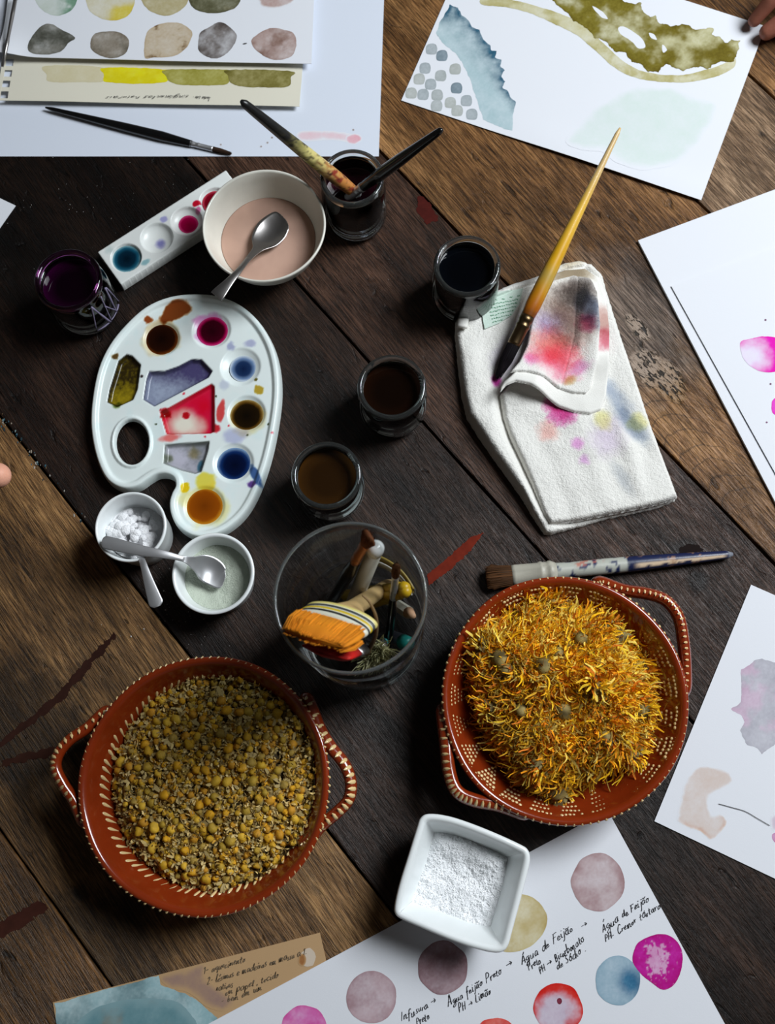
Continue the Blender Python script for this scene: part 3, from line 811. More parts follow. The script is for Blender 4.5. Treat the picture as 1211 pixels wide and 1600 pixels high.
wash(sc_, [(221, -20), (258, -28), (292, -16), (292, 6), (276, 20), (258, 25), (236, 18), (222, 4)], (176, 164, 124), zz, **kw)
wash(sc_, [(295, -20), (335, -28), (374, -18), (374, 4), (360, 16), (334, 21), (308, 16), (296, 4)], (84, 82, 58), zz, col2=(110, 104, 76), **kw)
wash(sc_, [(404, -20), (432, -26), (462, -16), (461, 0), (446, 10), (424, 13), (406, 6)], (178, 152, 146), zz, soft=.003, **kw)
wash(sc_, blob(382.5, 68.5, 3.5, 1.1, 8, .02, -.2), (60, 58, 56), zz, name='ink_dash', sp=.0004, wob=0, zf=zc_xy)

# --- painted sheet held by the hand, top right
ZD = .0008
def zd(u, v): return ZD + .0030 * np.exp(-(v / .12) ** 2) * sstep(.25, .65, u) + .0002 * np.sin(5 * u)
d_c = [(627, 158), (1094, 316), (1196, 42), (742, -104)]
sd_s = sheet('painted_sheet', 'white sheet with a teal band, grey dabs and an olive leaf shape', 'paper', d_c, zd, nu=150, nv=150)
q1 = at(627, 158).xy; _D = np.linalg.inv(np.column_stack([np.array(at(1094, 316).xy - q1), np.array(at(742, -104).xy - q1)]))
def zd_xy(x, y):
    uv = np.column_stack([np.asarray(x) - q1.x, np.asarray(y) - q1.y]) @ _D.T
    return zd(np.clip(uv[:, 0], 0, 1), np.clip(uv[:, 1], 0, 1)) + .0004
kw = dict(zf=zd_xy)
wash(sd_s, [(703, 8), (716, 12), (722, 24), (733, 32), (738, 42), (748, 48), (755, 62), (766, 72), (766, 80), (776, 80), (774, 90), (784, 94), (781, 104), (789, 110), (782, 120), (790, 128), (784, 138), (792, 142), (798, 152), (805, 160), (802, 178), (801, 206), (780, 200), (755, 188), (748, 165), (740, 140), (728, 108), (712, 84), (690, 66), (681, 52), (690, 30)],
     (166, 190, 196), ZD, col2=(30, 74, 98), c2f=lambda x, y, d, n: np.exp(-np.maximum(d - .002, 0) / .009) * sstep(-.012, .004, (np.column_stack([x, y]) - np.array(at(752, 100).xy)) @ np.array([.88, .48])) * (1.0 + .6 * n), edge=.15, smooth=False, wob=.0014, wsz=.007, var=.3, name='teal_band', **kw)
dabs = [(193, 277), (251, 313), (325, 388), (157, 383), (244, 425), (125, 443), (188, 472), (333, 494), (80, 521), (146, 529), (225, 532), (298, 575), (387, 564), (222, 592), (336, 620), (417, 640)]
for i, (a, b) in enumerate(dabs):
    x, y = 620 + a / 3.562, b / 3.562
    dk = i in (1, 7)
    wash(sd_s, [(x - 8, y - 5), (x - 2, y - 9), (x + 6, y - 8), (x + 9, y - 1), (x + 7, y + 7), (x, y + 8), (x - 8, y + 6)], (116, 132, 142) if dk else (158 + 6 * (i % 3), 166 + 4 * (i % 3), 170), ZD, name='grey_dab', edge=.7, wob=.0003, var=.25, **kw)
wash(sd_s, [(756, -4), (800, 0), (850, 14), (890, 28), (920, 48), (945, 70), (968, 92), (990, 106), (1020, 115), (1060, 118), (1100, 110), (1130, 100), (1147, 90), (1150, 100), (1138, 112), (1110, 122), (1070, 129), (1030, 128), (990, 121), (960, 106), (930, 80), (905, 58), (870, 40), (830, 22), (790, 12), (752, 8)],
     (196, 190, 152), ZD, col2=(170, 160, 104), edge=.5, wob=.0008, name='olive_outline_stroke', **kw)
wash(sd_s, [(858, -8), (960, -10), (975, 2), (990, 8), (1000, 4), (1006, 20), (1016, 28), (1024, 26), (1030, 36), (1052, 42), (1066, 37), (1078, 42), (1086, 48), (1100, 44), (1118, 44), (1112, 54), (1126, 58), (1132, 68), (1142, 64), (1156, 64), (1152, 82), (1146, 96), (1120, 98), (1106, 108), (1092, 104), (1066, 110), (1040, 100), (1028, 112), (1012, 112), (1004, 102), (986, 98), (978, 84), (960, 80), (948, 66), (930, 60), (915, 44), (896, 34), (890, 22), (870, 10)],
     (176, 170, 122), ZD, col2=(104, 92, 20), c2f=lambda x, y, d, n: np.clip(sstep(-.25, .75, n * 1.5 + .50 * np.exp(-d / .006) + .55 * sstep(.02, -.08, x - float(at(1050, 60).x)) + .12 * fbm(x, y, .004, 3, 2)) , 0, 1), edge=.8, smooth=False, wob=.0024, wsz=.005, var=.45, vsz=.030, name='olive_leaf', **kw)
for g in ([(966, 44), (975, 42), (992, 52), (1004, 62), (1008, 74), (998, 76), (985, 64), (970, 54)], [(1014, 52), (1022, 54), (1026, 62), (1018, 60)], [(1035, 70), (1042, 78), (1036, 82)], [(925, 10), (940, 18), (950, 30), (938, 26)]):
    wash(sd_s, g, (228, 228, 232), ZD + .0001, strength=.3, edge=0, name='bare_paper_gap', wob=.0006, sp=.0006, **kw)
wash(sd_s, [(884, 222), (905, 195), (935, 165), (965, 145), (1005, 134), (1050, 138), (1085, 150), (1120, 160), (1112, 195), (1090, 225), (1065, 252), (1030, 264), (1000, 268), (965, 258), (940, 240), (905, 236)], (206, 220, 214), ZD, soft=.010, strength=.85, edge=.1, wob=.002, wsz=.02, var=.3, name='mint_wash', **kw)

# --- white sheets on the right
def rect4(a, b, c):      # third corner completes a parallelogram on the table
    return [a, b, c]
def sheet3(name, label, A0, B0, C0, th, z, **k):
    """B0 is the seen corner, A0 and C0 lie on its two edges"""
    Pa, Pb, Pc = at(*A0), at(*B0), at(*C0)
    P = np.array([Pb, Pa, Pa + Pc - Pb, Pc])
    return P
def quad_sheet(name, label, P, th, zf, base=PAPER, n=40):
    u, v = np.meshgrid(np.linspace(0, 1, n), np.linspace(0, 1, n), indexing='ij'); u = u.ravel(); v = v.ravel()
    xy = P[0][:2] * ((1 - u) * (1 - v))[:, None] + P[1][:2] * (u * (1 - v))[:, None] + P[2][:2] * (u * v)[:, None] + P[3][:2] * ((1 - u) * v)[:, None]
    z = T + zf(u, v) + 0 * u
    I = np.arange(n * n).reshape(n, n); Q = np.stack([I[:-1, :-1], I[1:, :-1], I[1:, 1:], I[:-1, 1:]], -1).reshape(-1, 4)
    E = np.concatenate([np.stack([I[:-1, 0], I[1:, 0]], 1), np.stack([I[-1, :-1], I[-1, 1:]], 1), np.stack([I[1:, -1], I[:-1, -1]], 1), np.stack([I[0, 1:], I[0, :-1]], 1)])
    n0 = n * n; side = np.stack([E[:, 1], E[:, 0], E[:, 0] + n0, E[:, 1] + n0], 1)
    F = np.concatenate([Q, Q[:, ::-1] + n0, side]).astype(np.int32)
    c = np.cross(P[1][:3] - P[0][:3], P[3][:3] - P[0][:3])[2]
    if c < 0: F = F[:, ::-1]
    o = mesh(name, np.concatenate([np.column_stack([xy, z + th]), np.column_stack([xy, z])]), F, M['paper'], col=np.tile(base, (2 * n0, 1)), smooth=False)
    return tag(o, label, 'paper')
P = np.array(sheet3('', '', (1205, 777), (996, 378), (1211, 298), 0, 0)); d1 = P[1] - P[0]; d2 = P[3] - P[0]
P = np.array([P[0], P[0] + d1 * 1.08, P[0] + d1 * 1.08 + d2 * 1.7, P[0] + d2 * 1.7])
quad_sheet('blank_pad', 'thick white pad lying under the sheet with magenta blots', P, .0026, lambda u, v: .0006 + 0 * u)
P = np.array(sheet3('', '', (1208, 740), (1047, 450), (1211, 389), 0, 0)); d1 = P[1] - P[0]; d2 = P[3] - P[0]
P = np.array([P[0], P[0] + d1 * 1.25, P[0] + d1 * 1.25 + d2 * 2.0, P[0] + d2 * 2.0])
ZE = .0046
se = quad_sheet('painted_sheet', 'white sheet with bright magenta blots at the right edge, on the thick pad', P, .0005, lambda u, v: .0041 + 0 * u)
zef = lambda x, y: np.full(len(x), ZE + .0001)
wash(se, [(1158, 534), (1172, 530), (1190, 526), (1214, 528), (1236, 540), (1240, 562), (1220, 578), (1196, 582), (1176, 575), (1162, 562), (1158, 548)], (236, 0, 172), ZE, col2=(244, 216, 238), c2f=lambda x, y, d, n: sstep(.026, .004, np.hypot(x - float(at(1170, 560).x), y - float(at(1170, 560).y)) + .006 * n), edge=1.0, zf=zef, name='magenta_blot')
wash(se, [(1207, 626), (1222, 622), (1236, 634), (1228, 650), (1208, 646)], (236, 60, 190), ZE, zf=zef, name='magenta_blot')
for x, y in ((1198, 660), (1204, 600), (1196, 500)): wash(se, blob(x, y, 1.6, 1.4), (120, 80, 110), ZE, zf=zef, sp=.0005, wob=0, name='paint_speck')

# --- sheet on the right with faded stains
P = np.array([at(1022, 1283), at(1173, 914), at(1173, 914), at(1211, 1373)])
d1 = P[1] - P[0]; d2 = (P[3] - P[0]); d2 = d2 / np.linalg.norm(d2) * np.linalg.norm(d1) * 1.35
P = np.array([P[0], P[0] + d2, P[0] + d2 + d1, P[0] + d1])
ZF = .0008
sf = quad_sheet('stained_sheet', 'white sheet with faded mauve and beige stains beside the calendula dish', P, .0004, lambda u, v: ZF + 0 * u)
zff = lambda x, y: np.full(len(x), ZF + .0004)
wash(sf, [(1178, 1032), (1190, 1030), (1215, 1036), (1240, 1060), (1236, 1120), (1215, 1160), (1190, 1178), (1182, 1168), (1168, 1164), (1156, 1142), (1164, 1128), (1158, 1118), (1142, 1108), (1158, 1098), (1158, 1046), (1168, 1042)], (168, 166, 176), ZF, col2=(190, 160, 182), edge=.4, smooth=False, wob=.0012, strength=.9, zf=zff, name='mauve_stain')
wash(sf, [(1070, 1224), (1086, 1202), (1110, 1198), (1136, 1206), (1146, 1220), (1134, 1230), (1112, 1240), (1106, 1256), (1112, 1274), (1126, 1272), (1136, 1284), (1130, 1298), (1112, 1312), (1104, 1308), (1094, 1300), (1074, 1292), (1058, 1282), (1062, 1258)], (212, 196, 188), ZF, col2=(196, 128, 84), c2f=lambda x, y, d, n: sstep(.1, .9, .9 * np.exp(-d / .0025) * sstep(float(at(1090, 1262).y), float(at(1090, 1290).y), y) + .2 * n), edge=.15, soft=.003, wob=.0014, zf=zff, name='beige_stain')
wash(sf, [(1205, 1276), (1220, 1272), (1224, 1300), (1206, 1296)], (206, 190, 204), ZF, zf=zff, soft=.003, name='mauve_stain')
wash(sf, [(1207, 1303), (1220, 1300), (1220, 1318), (1208, 1314)], (200, 140, 180), ZF, zf=zff, name='mauve_stain')
hp = A(np.array([1123, 1145, 1165, 1184, 1203]), np.array([1256, 1262, 1268, 1279, 1290]), ZF + .0012)
mesh('pencil_line', *sweep_geo(catmull(hp, 6), .00025, 4), M['ink'], sf)

# --- swatch sheet with captions, bottom
ZG = .0012
Pa = at(949, 1266); Pb = at(1190, 1705); Pc = at(300, 1613)
d1 = Pb - Pa; d2 = Pc - Pa; d2 = d2 * 1.15
P = np.array([Pa, Pa + d2, Pa + d2 + d1, Pa + d1])
sg = quad_sheet('swatch_sheet', 'white sheet of round colour swatches with handwritten captions under the square salt dish', P, .0004, lambda u, v: ZG + 0 * u)
zgf = lambda x, y: np.full(len(x), ZG + .0005)
kw = dict(zf=zgf, wob=.0006, wsz=.012, sp=.0008)
wash(sg, blob(934, 1378, 41, 46, irr=.03), (166, 136, 138), ZG, col2=(186, 164, 166), **kw)
wash(sg, [(798, 1398), (822, 1398), (842, 1410), (855, 1432), (850, 1456), (832, 1476), (808, 1487), (784, 1484), (774, 1460), (780, 1420)], (186, 168, 118), ZG, col2=(198, 184, 140), **kw)
wash(sg, blob(692, 1512, 39, 42, irr=.03), (136, 106, 112), ZG, col2=(152, 122, 128), **kw)
wash(sg, blob(581, 1558, 39, 41, irr=.03), (168, 140, 146), ZG, col2=(186, 160, 166), **kw)
wash(sg, blob(475, 1604, 35, 34, irr=.03), (208, 84, 160), ZG, col2=(220, 130, 184), **kw)
wash(sg, blob(872, 1576, 38, 40, irr=.04), (206, 34, 26), ZG, col2=(196, 178, 196), c2f=lambda x, y, d, n: sstep(.019, .009, np.hypot(x - float(at(868, 1580).x), y - float(at(868, 1580).y)) + .006 * n), **kw)
wash(sg, blob(874, 1564, 4, 5, irr=.05), (120, 40, 60), ZG + .0001, edge=1.5, name='paint_speck', zf=zgf, sp=.0005, wob=0)
wash(sg, blob(965, 1532, 35, 39, irr=.03), (150, 176, 192), ZG, col2=(44, 98, 134), c2f=lambda x, y, d, n: sstep(.017, .004, np.hypot(x - float(at(985, 1533).x), y - float(at(985, 1533).y)) + .004 * n), **kw)
wash(sg, [(988, 1500), (996, 1474), (1018, 1462), (1044, 1461), (1062, 1478), (1066, 1504), (1056, 1534), (1036, 1546), (1014, 1532), (998, 1518)], (178, 10, 128), ZG, col2=(204, 140, 184), c2f=lambda x, y, d, n: sstep(.3, .7, sstep(.014, .004, np.hypot(x - float(at(1026, 1497).x), (y - float(at(1026, 1497).y)) * .7)) + .8 * fbm(x, y, .0018, 2, 3) - .1), **kw)
wash(sg, blob(775, 1612, 30, 22, irr=.04), (212, 52, 52), ZG, col2=(224, 110, 100), **kw)
HW = [('Infusura', (627, 1597), (670, 1573)), ('>', (674, 1570), (683, 1565)), ('Preto', (652, 1603), (672, 1592)),
      ('Água feijão Preto', (700, 1574), (785, 1520)), ('>', (792, 1515), (803, 1508)), ('PH > Limão', (717, 1582), (768, 1552)),
      ('Água de Feijão', (816, 1508), (896, 1454)), ('Preto', (826, 1517), (846, 1504)), ('PH > Bicarbonato', (844, 1521), (914, 1470)),
      ('de Sódio .', (871, 1515), (917, 1485)), ('>', (909, 1452), (919, 1446)), ('Água de Feijão', (942, 1456), (1015, 1407)), ('PH- Cremor tártaro', (946, 1471), (1033, 1419))]
for i, (t, a, b) in enumerate(HW):
    write(sg, t, a, b, ZG + .0005, M['ink'], .00062, xh=.0029, seed=20 + i)

# --- tan painted card, bottom left
Pa = at(83, 1566); Pb = at(500, 1457); Pc = at(517, 1532)
d1 = Pb - Pa; d2 = (Pc - Pb); d2 = d2 / d2.length * .16
P = np.array([Pa, Pb, Pb + d2, Pa + d2])
ZH = .0003
sh = quad_sheet('painted_card', 'tan stained card with teal wash and pencil notes, tucked under the captioned swatch sheet', P, .0004, lambda u, v: ZH + 0 * u, base=TAN)
zhf = lambda x, y: np.full(len(x), ZH + .0005)
kw = dict(base=TAN, zf=zhf)
kk = dict(zf=zhf, base=lin((232, 236, 236)), edge=.2, sp=.0008)
wash(sh, [(86, 1568), (180, 1542), (248, 1524), (252, 1538), (270, 1545), (305, 1560), (322, 1575), (340, 1590), (330, 1625), (92, 1632)], (142, 176, 182), ZH, col2=(104, 134, 140), var=.5, vsz=.02, wob=.001, smooth=False, name='teal_wash', **kk)
wash(sh, [(120, 1600), (150, 1575), (200, 1562), (250, 1560), (290, 1575), (300, 1625), (120, 1630)], (96, 136, 144), ZH + .0001, col2=(122, 128, 122), soft=.012, var=.6, name='teal_wash', zf=zhf, base=lin((128, 160, 166)), edge=.0, sp=.001)
wash(sh, [(252, 1526), (290, 1514), (318, 1508), (324, 1530), (345, 1545), (370, 1560), (350, 1580), (322, 1572), (296, 1552), (262, 1542)], (150, 122, 112), ZH + .0001, soft=.006, name='mauve_stain', edge=.3, **kw)
wash(sh, blob(482, 1496, 11, 15, irr=.1), (206, 190, 172), ZH + .0001, zf=zhf, base=lin((206, 190, 172)), soft=.0, edge=.2, name='rubbed_patch', strength=.2)
wash(sh, blob(472, 1500, 6, 10, irr=.1), (150, 96, 52), ZH + .0002, soft=.002, name='rust_stain', **kw)
HP = [('1- aquecimento', (318, 1522), (384, 1502)), ('2- lésimus e madeiras em massa a 1.', (324, 1538), (480, 1490)), ('nativas', (338, 1549), (365, 1541)), ('em papel , tecido', (352, 1556), (436, 1526)), ('- bem em um', (346, 1569), (410, 1547))]
for i, (t, a, b) in enumerate(HP):
    write(sh, t, a, b, ZH + .0007, M['pencil'], .0006, xh=.0026, seed=60 + i)

# --- corner of a small sheet at the left edge
Pa = at(25, 322); Pb = at(-40, 291); Pc = at(-6, 366)
d1 = Pb - Pa; d2 = (Pc - Pa); d2 = d2 / d2.length * .09
P = np.array([Pa, Pa + d1, Pa + d1 + d2, Pa + d2])
quad_sheet('paper_slip', 'small blank white slip showing one corner beside the purple jar', P, .0004, lambda u, v: .0004 + 0 * u, n=6)
# ------------------------------------------------------------------ palettes
def K(pts):     # zoomed crop coordinates of the oval palette -> photograph pixels
    return [(130 + x / 3.784, 450 + y / 3.784) for x, y in pts]
HP_ = .0125       # level of the palette's deck
def pal_poly(pts, closed_smooth=True, h=HP_, n=6):
    P = np.array(K(pts)); P = catmull(P, n, True) if closed_smooth else P
    return A(P[:, 0], P[:, 1], h)[:, :2]
out_l = pal_poly([(660, 32), (800, 45), (930, 95), (1040, 190), (1120, 320), (1160, 460), (1170, 620), (1150, 800), (1108, 1000), (1040, 1200), (960, 1340), (860, 1430), (760, 1475), (680, 1482), (610, 1460), (550, 1410), (515, 1340), (505, 1270), (520, 1210), (540, 1170), (530, 1130), (490, 1110), (440, 1112), (390, 1140), (330, 1180), (260, 1197), (190, 1180), (130, 1130), (85, 1040), (55, 930), (40, 800), (50, 650), (85, 480), (150, 340), (250, 215), (370, 110), (510, 50)], n=4)
hole = pal_poly([(288 + 97 * math.cos(a), 912 + 130 * math.sin(a)) for a in np.linspace(0, 2 * math.pi, 28, endpoint=False)], n=1)
wellsC = [(463, 300, 113), (758, 248, 120), (930, 465, 124), (966, 742, 118), (888, 1033, 126), (716, 1290, 128)]
wellsP = [[(255, 388), (290, 398), (342, 452), (322, 600), (296, 662), (200, 706), (138, 676), (152, 600), (205, 430)],
          [(388, 490), (480, 488), (560, 460), (640, 418), (700, 420), (766, 490), (742, 530), (420, 702), (352, 660), (370, 540)],
          [(450, 735), (758, 562), (778, 580), (778, 850), (752, 862), (490, 866)],
          [(480, 922), (748, 903), (740, 960), (700, 1088), (660, 1100), (580, 1080), (472, 1038)]]
wc = []
for x, y, r in wellsC:
    c = A(*K([(x, y)])[0], HP_)[:2]; e = A(*K([(x + r, y)])[0], HP_)[:2]
    wc.append((c, np.linalg.norm(e - c)))
wp = [pal_poly(p, False) for p in wellsP]
def pal_sd(Q): return np.minimum(sdf(Q, out_l), -sdf(Q, hole))
def well_d(x, y):
    Q = np.column_stack([x, y]); dep = np.zeros(len(x))
    for c, r in wc:
        q = np.hypot(x - c[0], y - c[1]) / r
        dep = np.maximum(dep, .0060 * np.clip(1 - q ** 2.2, 0, 1) * sstep(1.0, .86, q) ** .5)
    for p in wp:
        dep = np.maximum(dep, .0050 * sstep(-.0004, .0034, sdf(Q, p)))
    return dep
def pal_h(x, y, d):
    Q = np.column_stack([x, y]); do = sdf(Q, out_l); dh = -sdf(Q, hole)
    lip = .0030 * sstep(.0085, .0055, do) + .0020 * sstep(.0046, .0028, dh)
    edge = np.minimum(np.sqrt(np.clip(do / .0030, 0, 1) * (2 - np.clip(do / .0030, 0, 1))), np.sqrt(np.clip(dh / .0022, 0, 1) * (2 - np.clip(dh / .0022, 0, 1))))
    z0 = np.where(dh < do, HP_ - .0040, .0008)
    return T + z0 + (HP_ - z0 + lip - well_d(x, y)) * edge
PALW = lin((224, 233, 231))
def spot(c, x, y, cx, cy, r, colr, k=1.0, soft=.5, seed=0, asp=1.0, rot=0.0):
    """dried stain on the plastic"""
    p = A(*K([(cx, cy)])[0], HP_)[:2]; R = r / 3.784 / 1700.0
    dx, dy = x - p[0], y - p[1]
    u = dx * math.cos(rot) + dy * math.sin(rot); v = (-dx * math.sin(rot) + dy * math.cos(rot)) * asp
    q = np.hypot(u, v) / R + .45 * fbm(x, y, R * .9, 4, seed)
    t = np.clip(sstep(1.0, 1.0 - soft, q) * k, 0, 1)
    return c * np.power(np.clip(lin(colr) / PALW, .004, 1), t[:, None])
def pal_c(x, y, d):
    Q = np.column_stack([x, y]); n = fbm(x, y, .02, 4, 2); f = fbm(x, y, .002, 3, 6)
    c = np.tile(PALW, (len(x), 1)) * (1 + .02 * n)[:, None]
    c = mix(c, c * [.93, .98, .99], sstep(.1, .6, n))
    # dry paint in the four flat wells
    def fill(i, cA, cB, tf, edgec=None, ek=.0018):
        nonlocal c
        s = sdf(Q, wp[i]); inside = sstep(-.0002, .0006, s)
        pc = mix(lin(cA), lin(cB), np.clip(tf(s), 0, 1))
        if edgec is not None: pc = mix(pc, lin(edgec), .85 * np.exp(-np.maximum(s - .0006, 0) / ek))
        c = mix(c, pc, inside)
    yA = lambda py: float(A(*K([(300, py)])[0], HP_)[1]); xA = lambda px: float(A(*K([(px, 700)])[0], HP_)[0])
    fill(0, (44, 34, 8), (150, 130, 20), lambda s: sstep(yA(500), yA(660), y) * sstep(.0004, .004, s) + .5 * f, (30, 22, 6), .0025)
    fill(1, (70, 64, 104), (152, 162, 184), lambda s: sstep(yA(470), yA(640), y + .35 * (x - xA(500))) * .95 + .4 * n + .25 * f, (42, 38, 66), .0022)
    pR = A(*K([(590, 800)])[0], HP_)[:2]
    fill(2, (206, 20, 62), (226, 222, 206), lambda s: sstep(.024, .008, np.hypot(x - pR[0], (y - pR[1]) * 1.3) + .006 * n), (170, 6, 22), .0020)
    fill(3, (128, 130, 138), (186, 184, 198), lambda s: .5 + 1.2 * n + .3 * f, (96, 104, 92), .0022)
    c = spot(c, x, y, 700, 690, 100, (232, 70, 150), .9, .8, 3)
    c = spot(c, x, y, 600, 742, 26, (180, 8, 30), 1.2, .6, 4)
    c = spot(c, x, y, 480, 740, 34, (150, 4, 16), 1.2, .5, 5)
    c = spot(c, x, y, 505, 1000, 36, (120, 134, 100), .8, .9, 7)
    c = spot(c, x, y, 685, 1045, 42, (86, 150, 170), .9, .7, 8, 2.4, 1.2)
    c = spot(c, x, y, 650, 970, 50, (196, 184, 120), .7, .8, 9)
    # spills on the deck
    c = spot(c, x, y, 530, 150, 120, (122, 58, 20), 1.5, .25, 11, 1.7, .3)
    c = spot(c, x, y, 385, 185, 30, (140, 66, 26), 1.2, .4, 12)
    c = spot(c, x, y, 758, 248, 128, (216, 130, 190), .75, .25, 13)
    c = spot(c, x, y, 870, 345, 36, (150, 156, 190), .8, .5, 14)
    c = spot(c, x, y, 985, 325, 48, (160, 164, 196), .8, .6, 15, 1.6)
    c = spot(c, x, y, 1035, 605, 34, (178, 150, 50), 1.1, .4, 16)
    c = spot(c, x, y, 1022, 543, 13, (96, 88, 30), 1.2, .5, 17)
    c = spot(c, x, y, 812, 735, 80, (204, 60, 60), .9, .4, 18, 3.2, 1.35)
    c = spot(c, x, y, 790, 830, 36, (196, 40, 50), 1.0, .5, 19)
    c = spot(c, x, y, 510, 885, 80, (230, 116, 112), 1.0, .5, 20, 2.2, 0.1)
    c = spot(c, x, y, 900, 870, 100, (170, 174, 206), .75, .6, 21, 1.9, .1)
    c = spot(c, x, y, 830, 575, 40, (186, 194, 212), .7, .6, 22)
    c = spot(c, x, y, 725, 1150, 66, (226, 204, 70), .9, .4, 23)
    c = spot(c, x, y, 605, 1178, 36, (222, 190, 20), 1.2, .4, 24)
    c = spot(c, x, y, 1022, 1110, 86, (60, 90, 140), 1.2, .4, 25, 2.6, 1.95)
    c = spot(c, x, y, 1000, 1160, 30, (90, 60, 130), 1.0, .5, 26)
    c = spot(c, x, y, 190, 405, 26, (90, 66, 30), 1.2, .5, 27)
    c = spot(c, x, y, 345, 522, 11, (50, 40, 40), 1.2, .4, 28)
    c = spot(c, x, y, 200, 690, 34, (70, 90, 30), 1.0, .6, 29)
    c = spot(c, x, y, 716, 1290, 150, (236, 214, 130), .6, .35, 30)
    c = spot(c, x, y, 966, 760, 135, (214, 196, 130), .45, .3, 31)
    c = spot(c, x, y, 463, 300, 130, (206, 176, 120), .5, .3, 32)
    for i, (px, py) in enumerate(((1095, 805), (1120, 860), (430, 805), (862, 815), (785, 640), (595, 625), (970, 870), (720, 880))):
        c = spot(c, x, y, px, py, 9, ((60, 70, 40), (220, 60, 80))[i % 2], 1.0, .5, 40 + i)
    return c
pal = thing('paint_palette', 'white oval plastic palette with a thumb hole and paint filled wells', 'palette', (*out_l.mean(0), T + .0008))
field('palette_body', out_l, pal_h, pal_c, .0009, M['plastic'], pal, sd=pal_sd)
# wet paint standing in the round wells
def pool(par, c, r, z, stops, name='paint_pool', n=40, rings=14, off=(0, 0)):
    """stops: (fraction of radius, colour); thin paint at the rim shows the white below"""
    c = np.asarray(c) + off
    V = []; Cc = []
    fr = [s[0] for s in stops]; cl = np.array([lin(s[1]) for s in stops])
    th = np.arange(n) * 2 * math.pi / n
    wob = 1 + .025 * fbm(np.cos(th) * .01 + c[0], np.sin(th) * .01 + c[1], .006, 3, 3)
    V.append((c[0], c[1], z)); Cc.append(cl[0])
    for k in range(1, rings + 1):
        q = k / rings
        rr = r * q * wob
        men = .0003 * sstep(.86, 1.0, q)
        for i in range(n):
            V.append((c[0] + rr[i] * math.cos(th[i]), c[1] + rr[i] * math.sin(th[i]), z + men))
            qq = q * (1 + .05 * float(fbm(V[-1][0], V[-1][1], .005, 3, 8)))
            Cc.append([np.interp(qq, fr, cl[:, j]) for j in range(3)])
    F = [(0, 1 + i, 1 + (i + 1) % n) for i in range(n)]
    for k in range(rings - 1):
        a = 1 + k * n
        F += [(a + i, a + n + i, a + n + (i + 1) % n, a + (i + 1) % n) for i in range(n)]
    return mesh(name, V, F, M['liquid'], par, col=np.array(Cc))
zp = T + HP_ - .0024
sc_k = lambda r: r / 3.784 / 1700.0
pw = lambda i, dx=0, dy=0: A(*K([(wellsC[i][0] + dx, wellsC[i][1] + dy)])[0], HP_ - .002)[:2]
pool(pal, pw(0), sc_k(112), zp + .0004, [(0, (16, 4, 2)), (.75, (34, 11, 3)), (.92, (96, 42, 8)), (1, (164, 112, 50))])
pool(pal, pw(1, 6, 8), sc_k(95), zp - .0002, [(0, (34, 0, 10)), (.75, (56, 0, 18)), (.88, (160, 6, 70)), (1, (196, 50, 120))])
pool(pal, pw(2, 16, 10), sc_k(84), zp - .0009, [(0, (14, 30, 64)), (.55, (26, 48, 86)), (.8, (104, 130, 168)), (1, (196, 208, 220))])
pool(pal, pw(3, 2, 14), sc_k(102), zp + .0003, [(0, (12, 7, 3)), (.75, (28, 17, 4)), (.9, (110, 76, 22)), (1, (178, 156, 96))])
pool(pal, pw(4, 8, 12), sc_k(106), zp - .0002, [(0, (2, 8, 32)), (.6, (4, 16, 50)), (.82, (16, 46, 100)), (1, (128, 160, 196))])
pool(pal, pw(5), sc_k(126), zp + .0004, [(0, (110, 50, 3)), (.7, (140, 68, 5)), (.9, (196, 128, 26)), (1, (222, 184, 84))])

# long well tray
HT = .0135
tp = A(np.array([151.6, 189.5, 397, 349]), np.array([393.6, 444.4, 322, 267.5]), HT)[:, :2]
ul = (tp[1] - tp[0]); up_ = (tp[3] - tp[0]); wid = np.linalg.norm(ul); upn = up_ / np.linalg.norm(up_)
nn_ = np.array([-upn[1], upn[0]]); nn_ = nn_ if nn_ @ ul > 0 else -nn_
W_ = ul @ nn_; Lg = np.linalg.norm(up_) * 1.02
tray_poly = np.array([tp[0], tp[0] + nn_ * W_, tp[0] + nn_ * W_ + upn * Lg, tp[0] + upn * Lg])
tw = [(197, 402.5, 24.5), (245, 371.5, 26), (291.5, 345, 25), (335, 314, 24)]
twc = [(A(x, y, HT)[:2], r / 1600.0) for x, y, r in tw]
def tray_h(x, y, d):
    dep = np.zeros(len(x))
    for c, r in twc:
        q = np.hypot(x - c[0], y - c[1]) / r
        dep = np.maximum(dep, .0075 * np.sqrt(np.clip(1 - q ** 2, 0, 1)) * sstep(1.0, .93, q))
    e = np.clip(d / .0012, 0, 1); e = np.sqrt(e * (2 - e))
    return T + .0008 + (HT - .0008) * np.where(d > 1e-6, .9 + .1 * e, 0) - dep
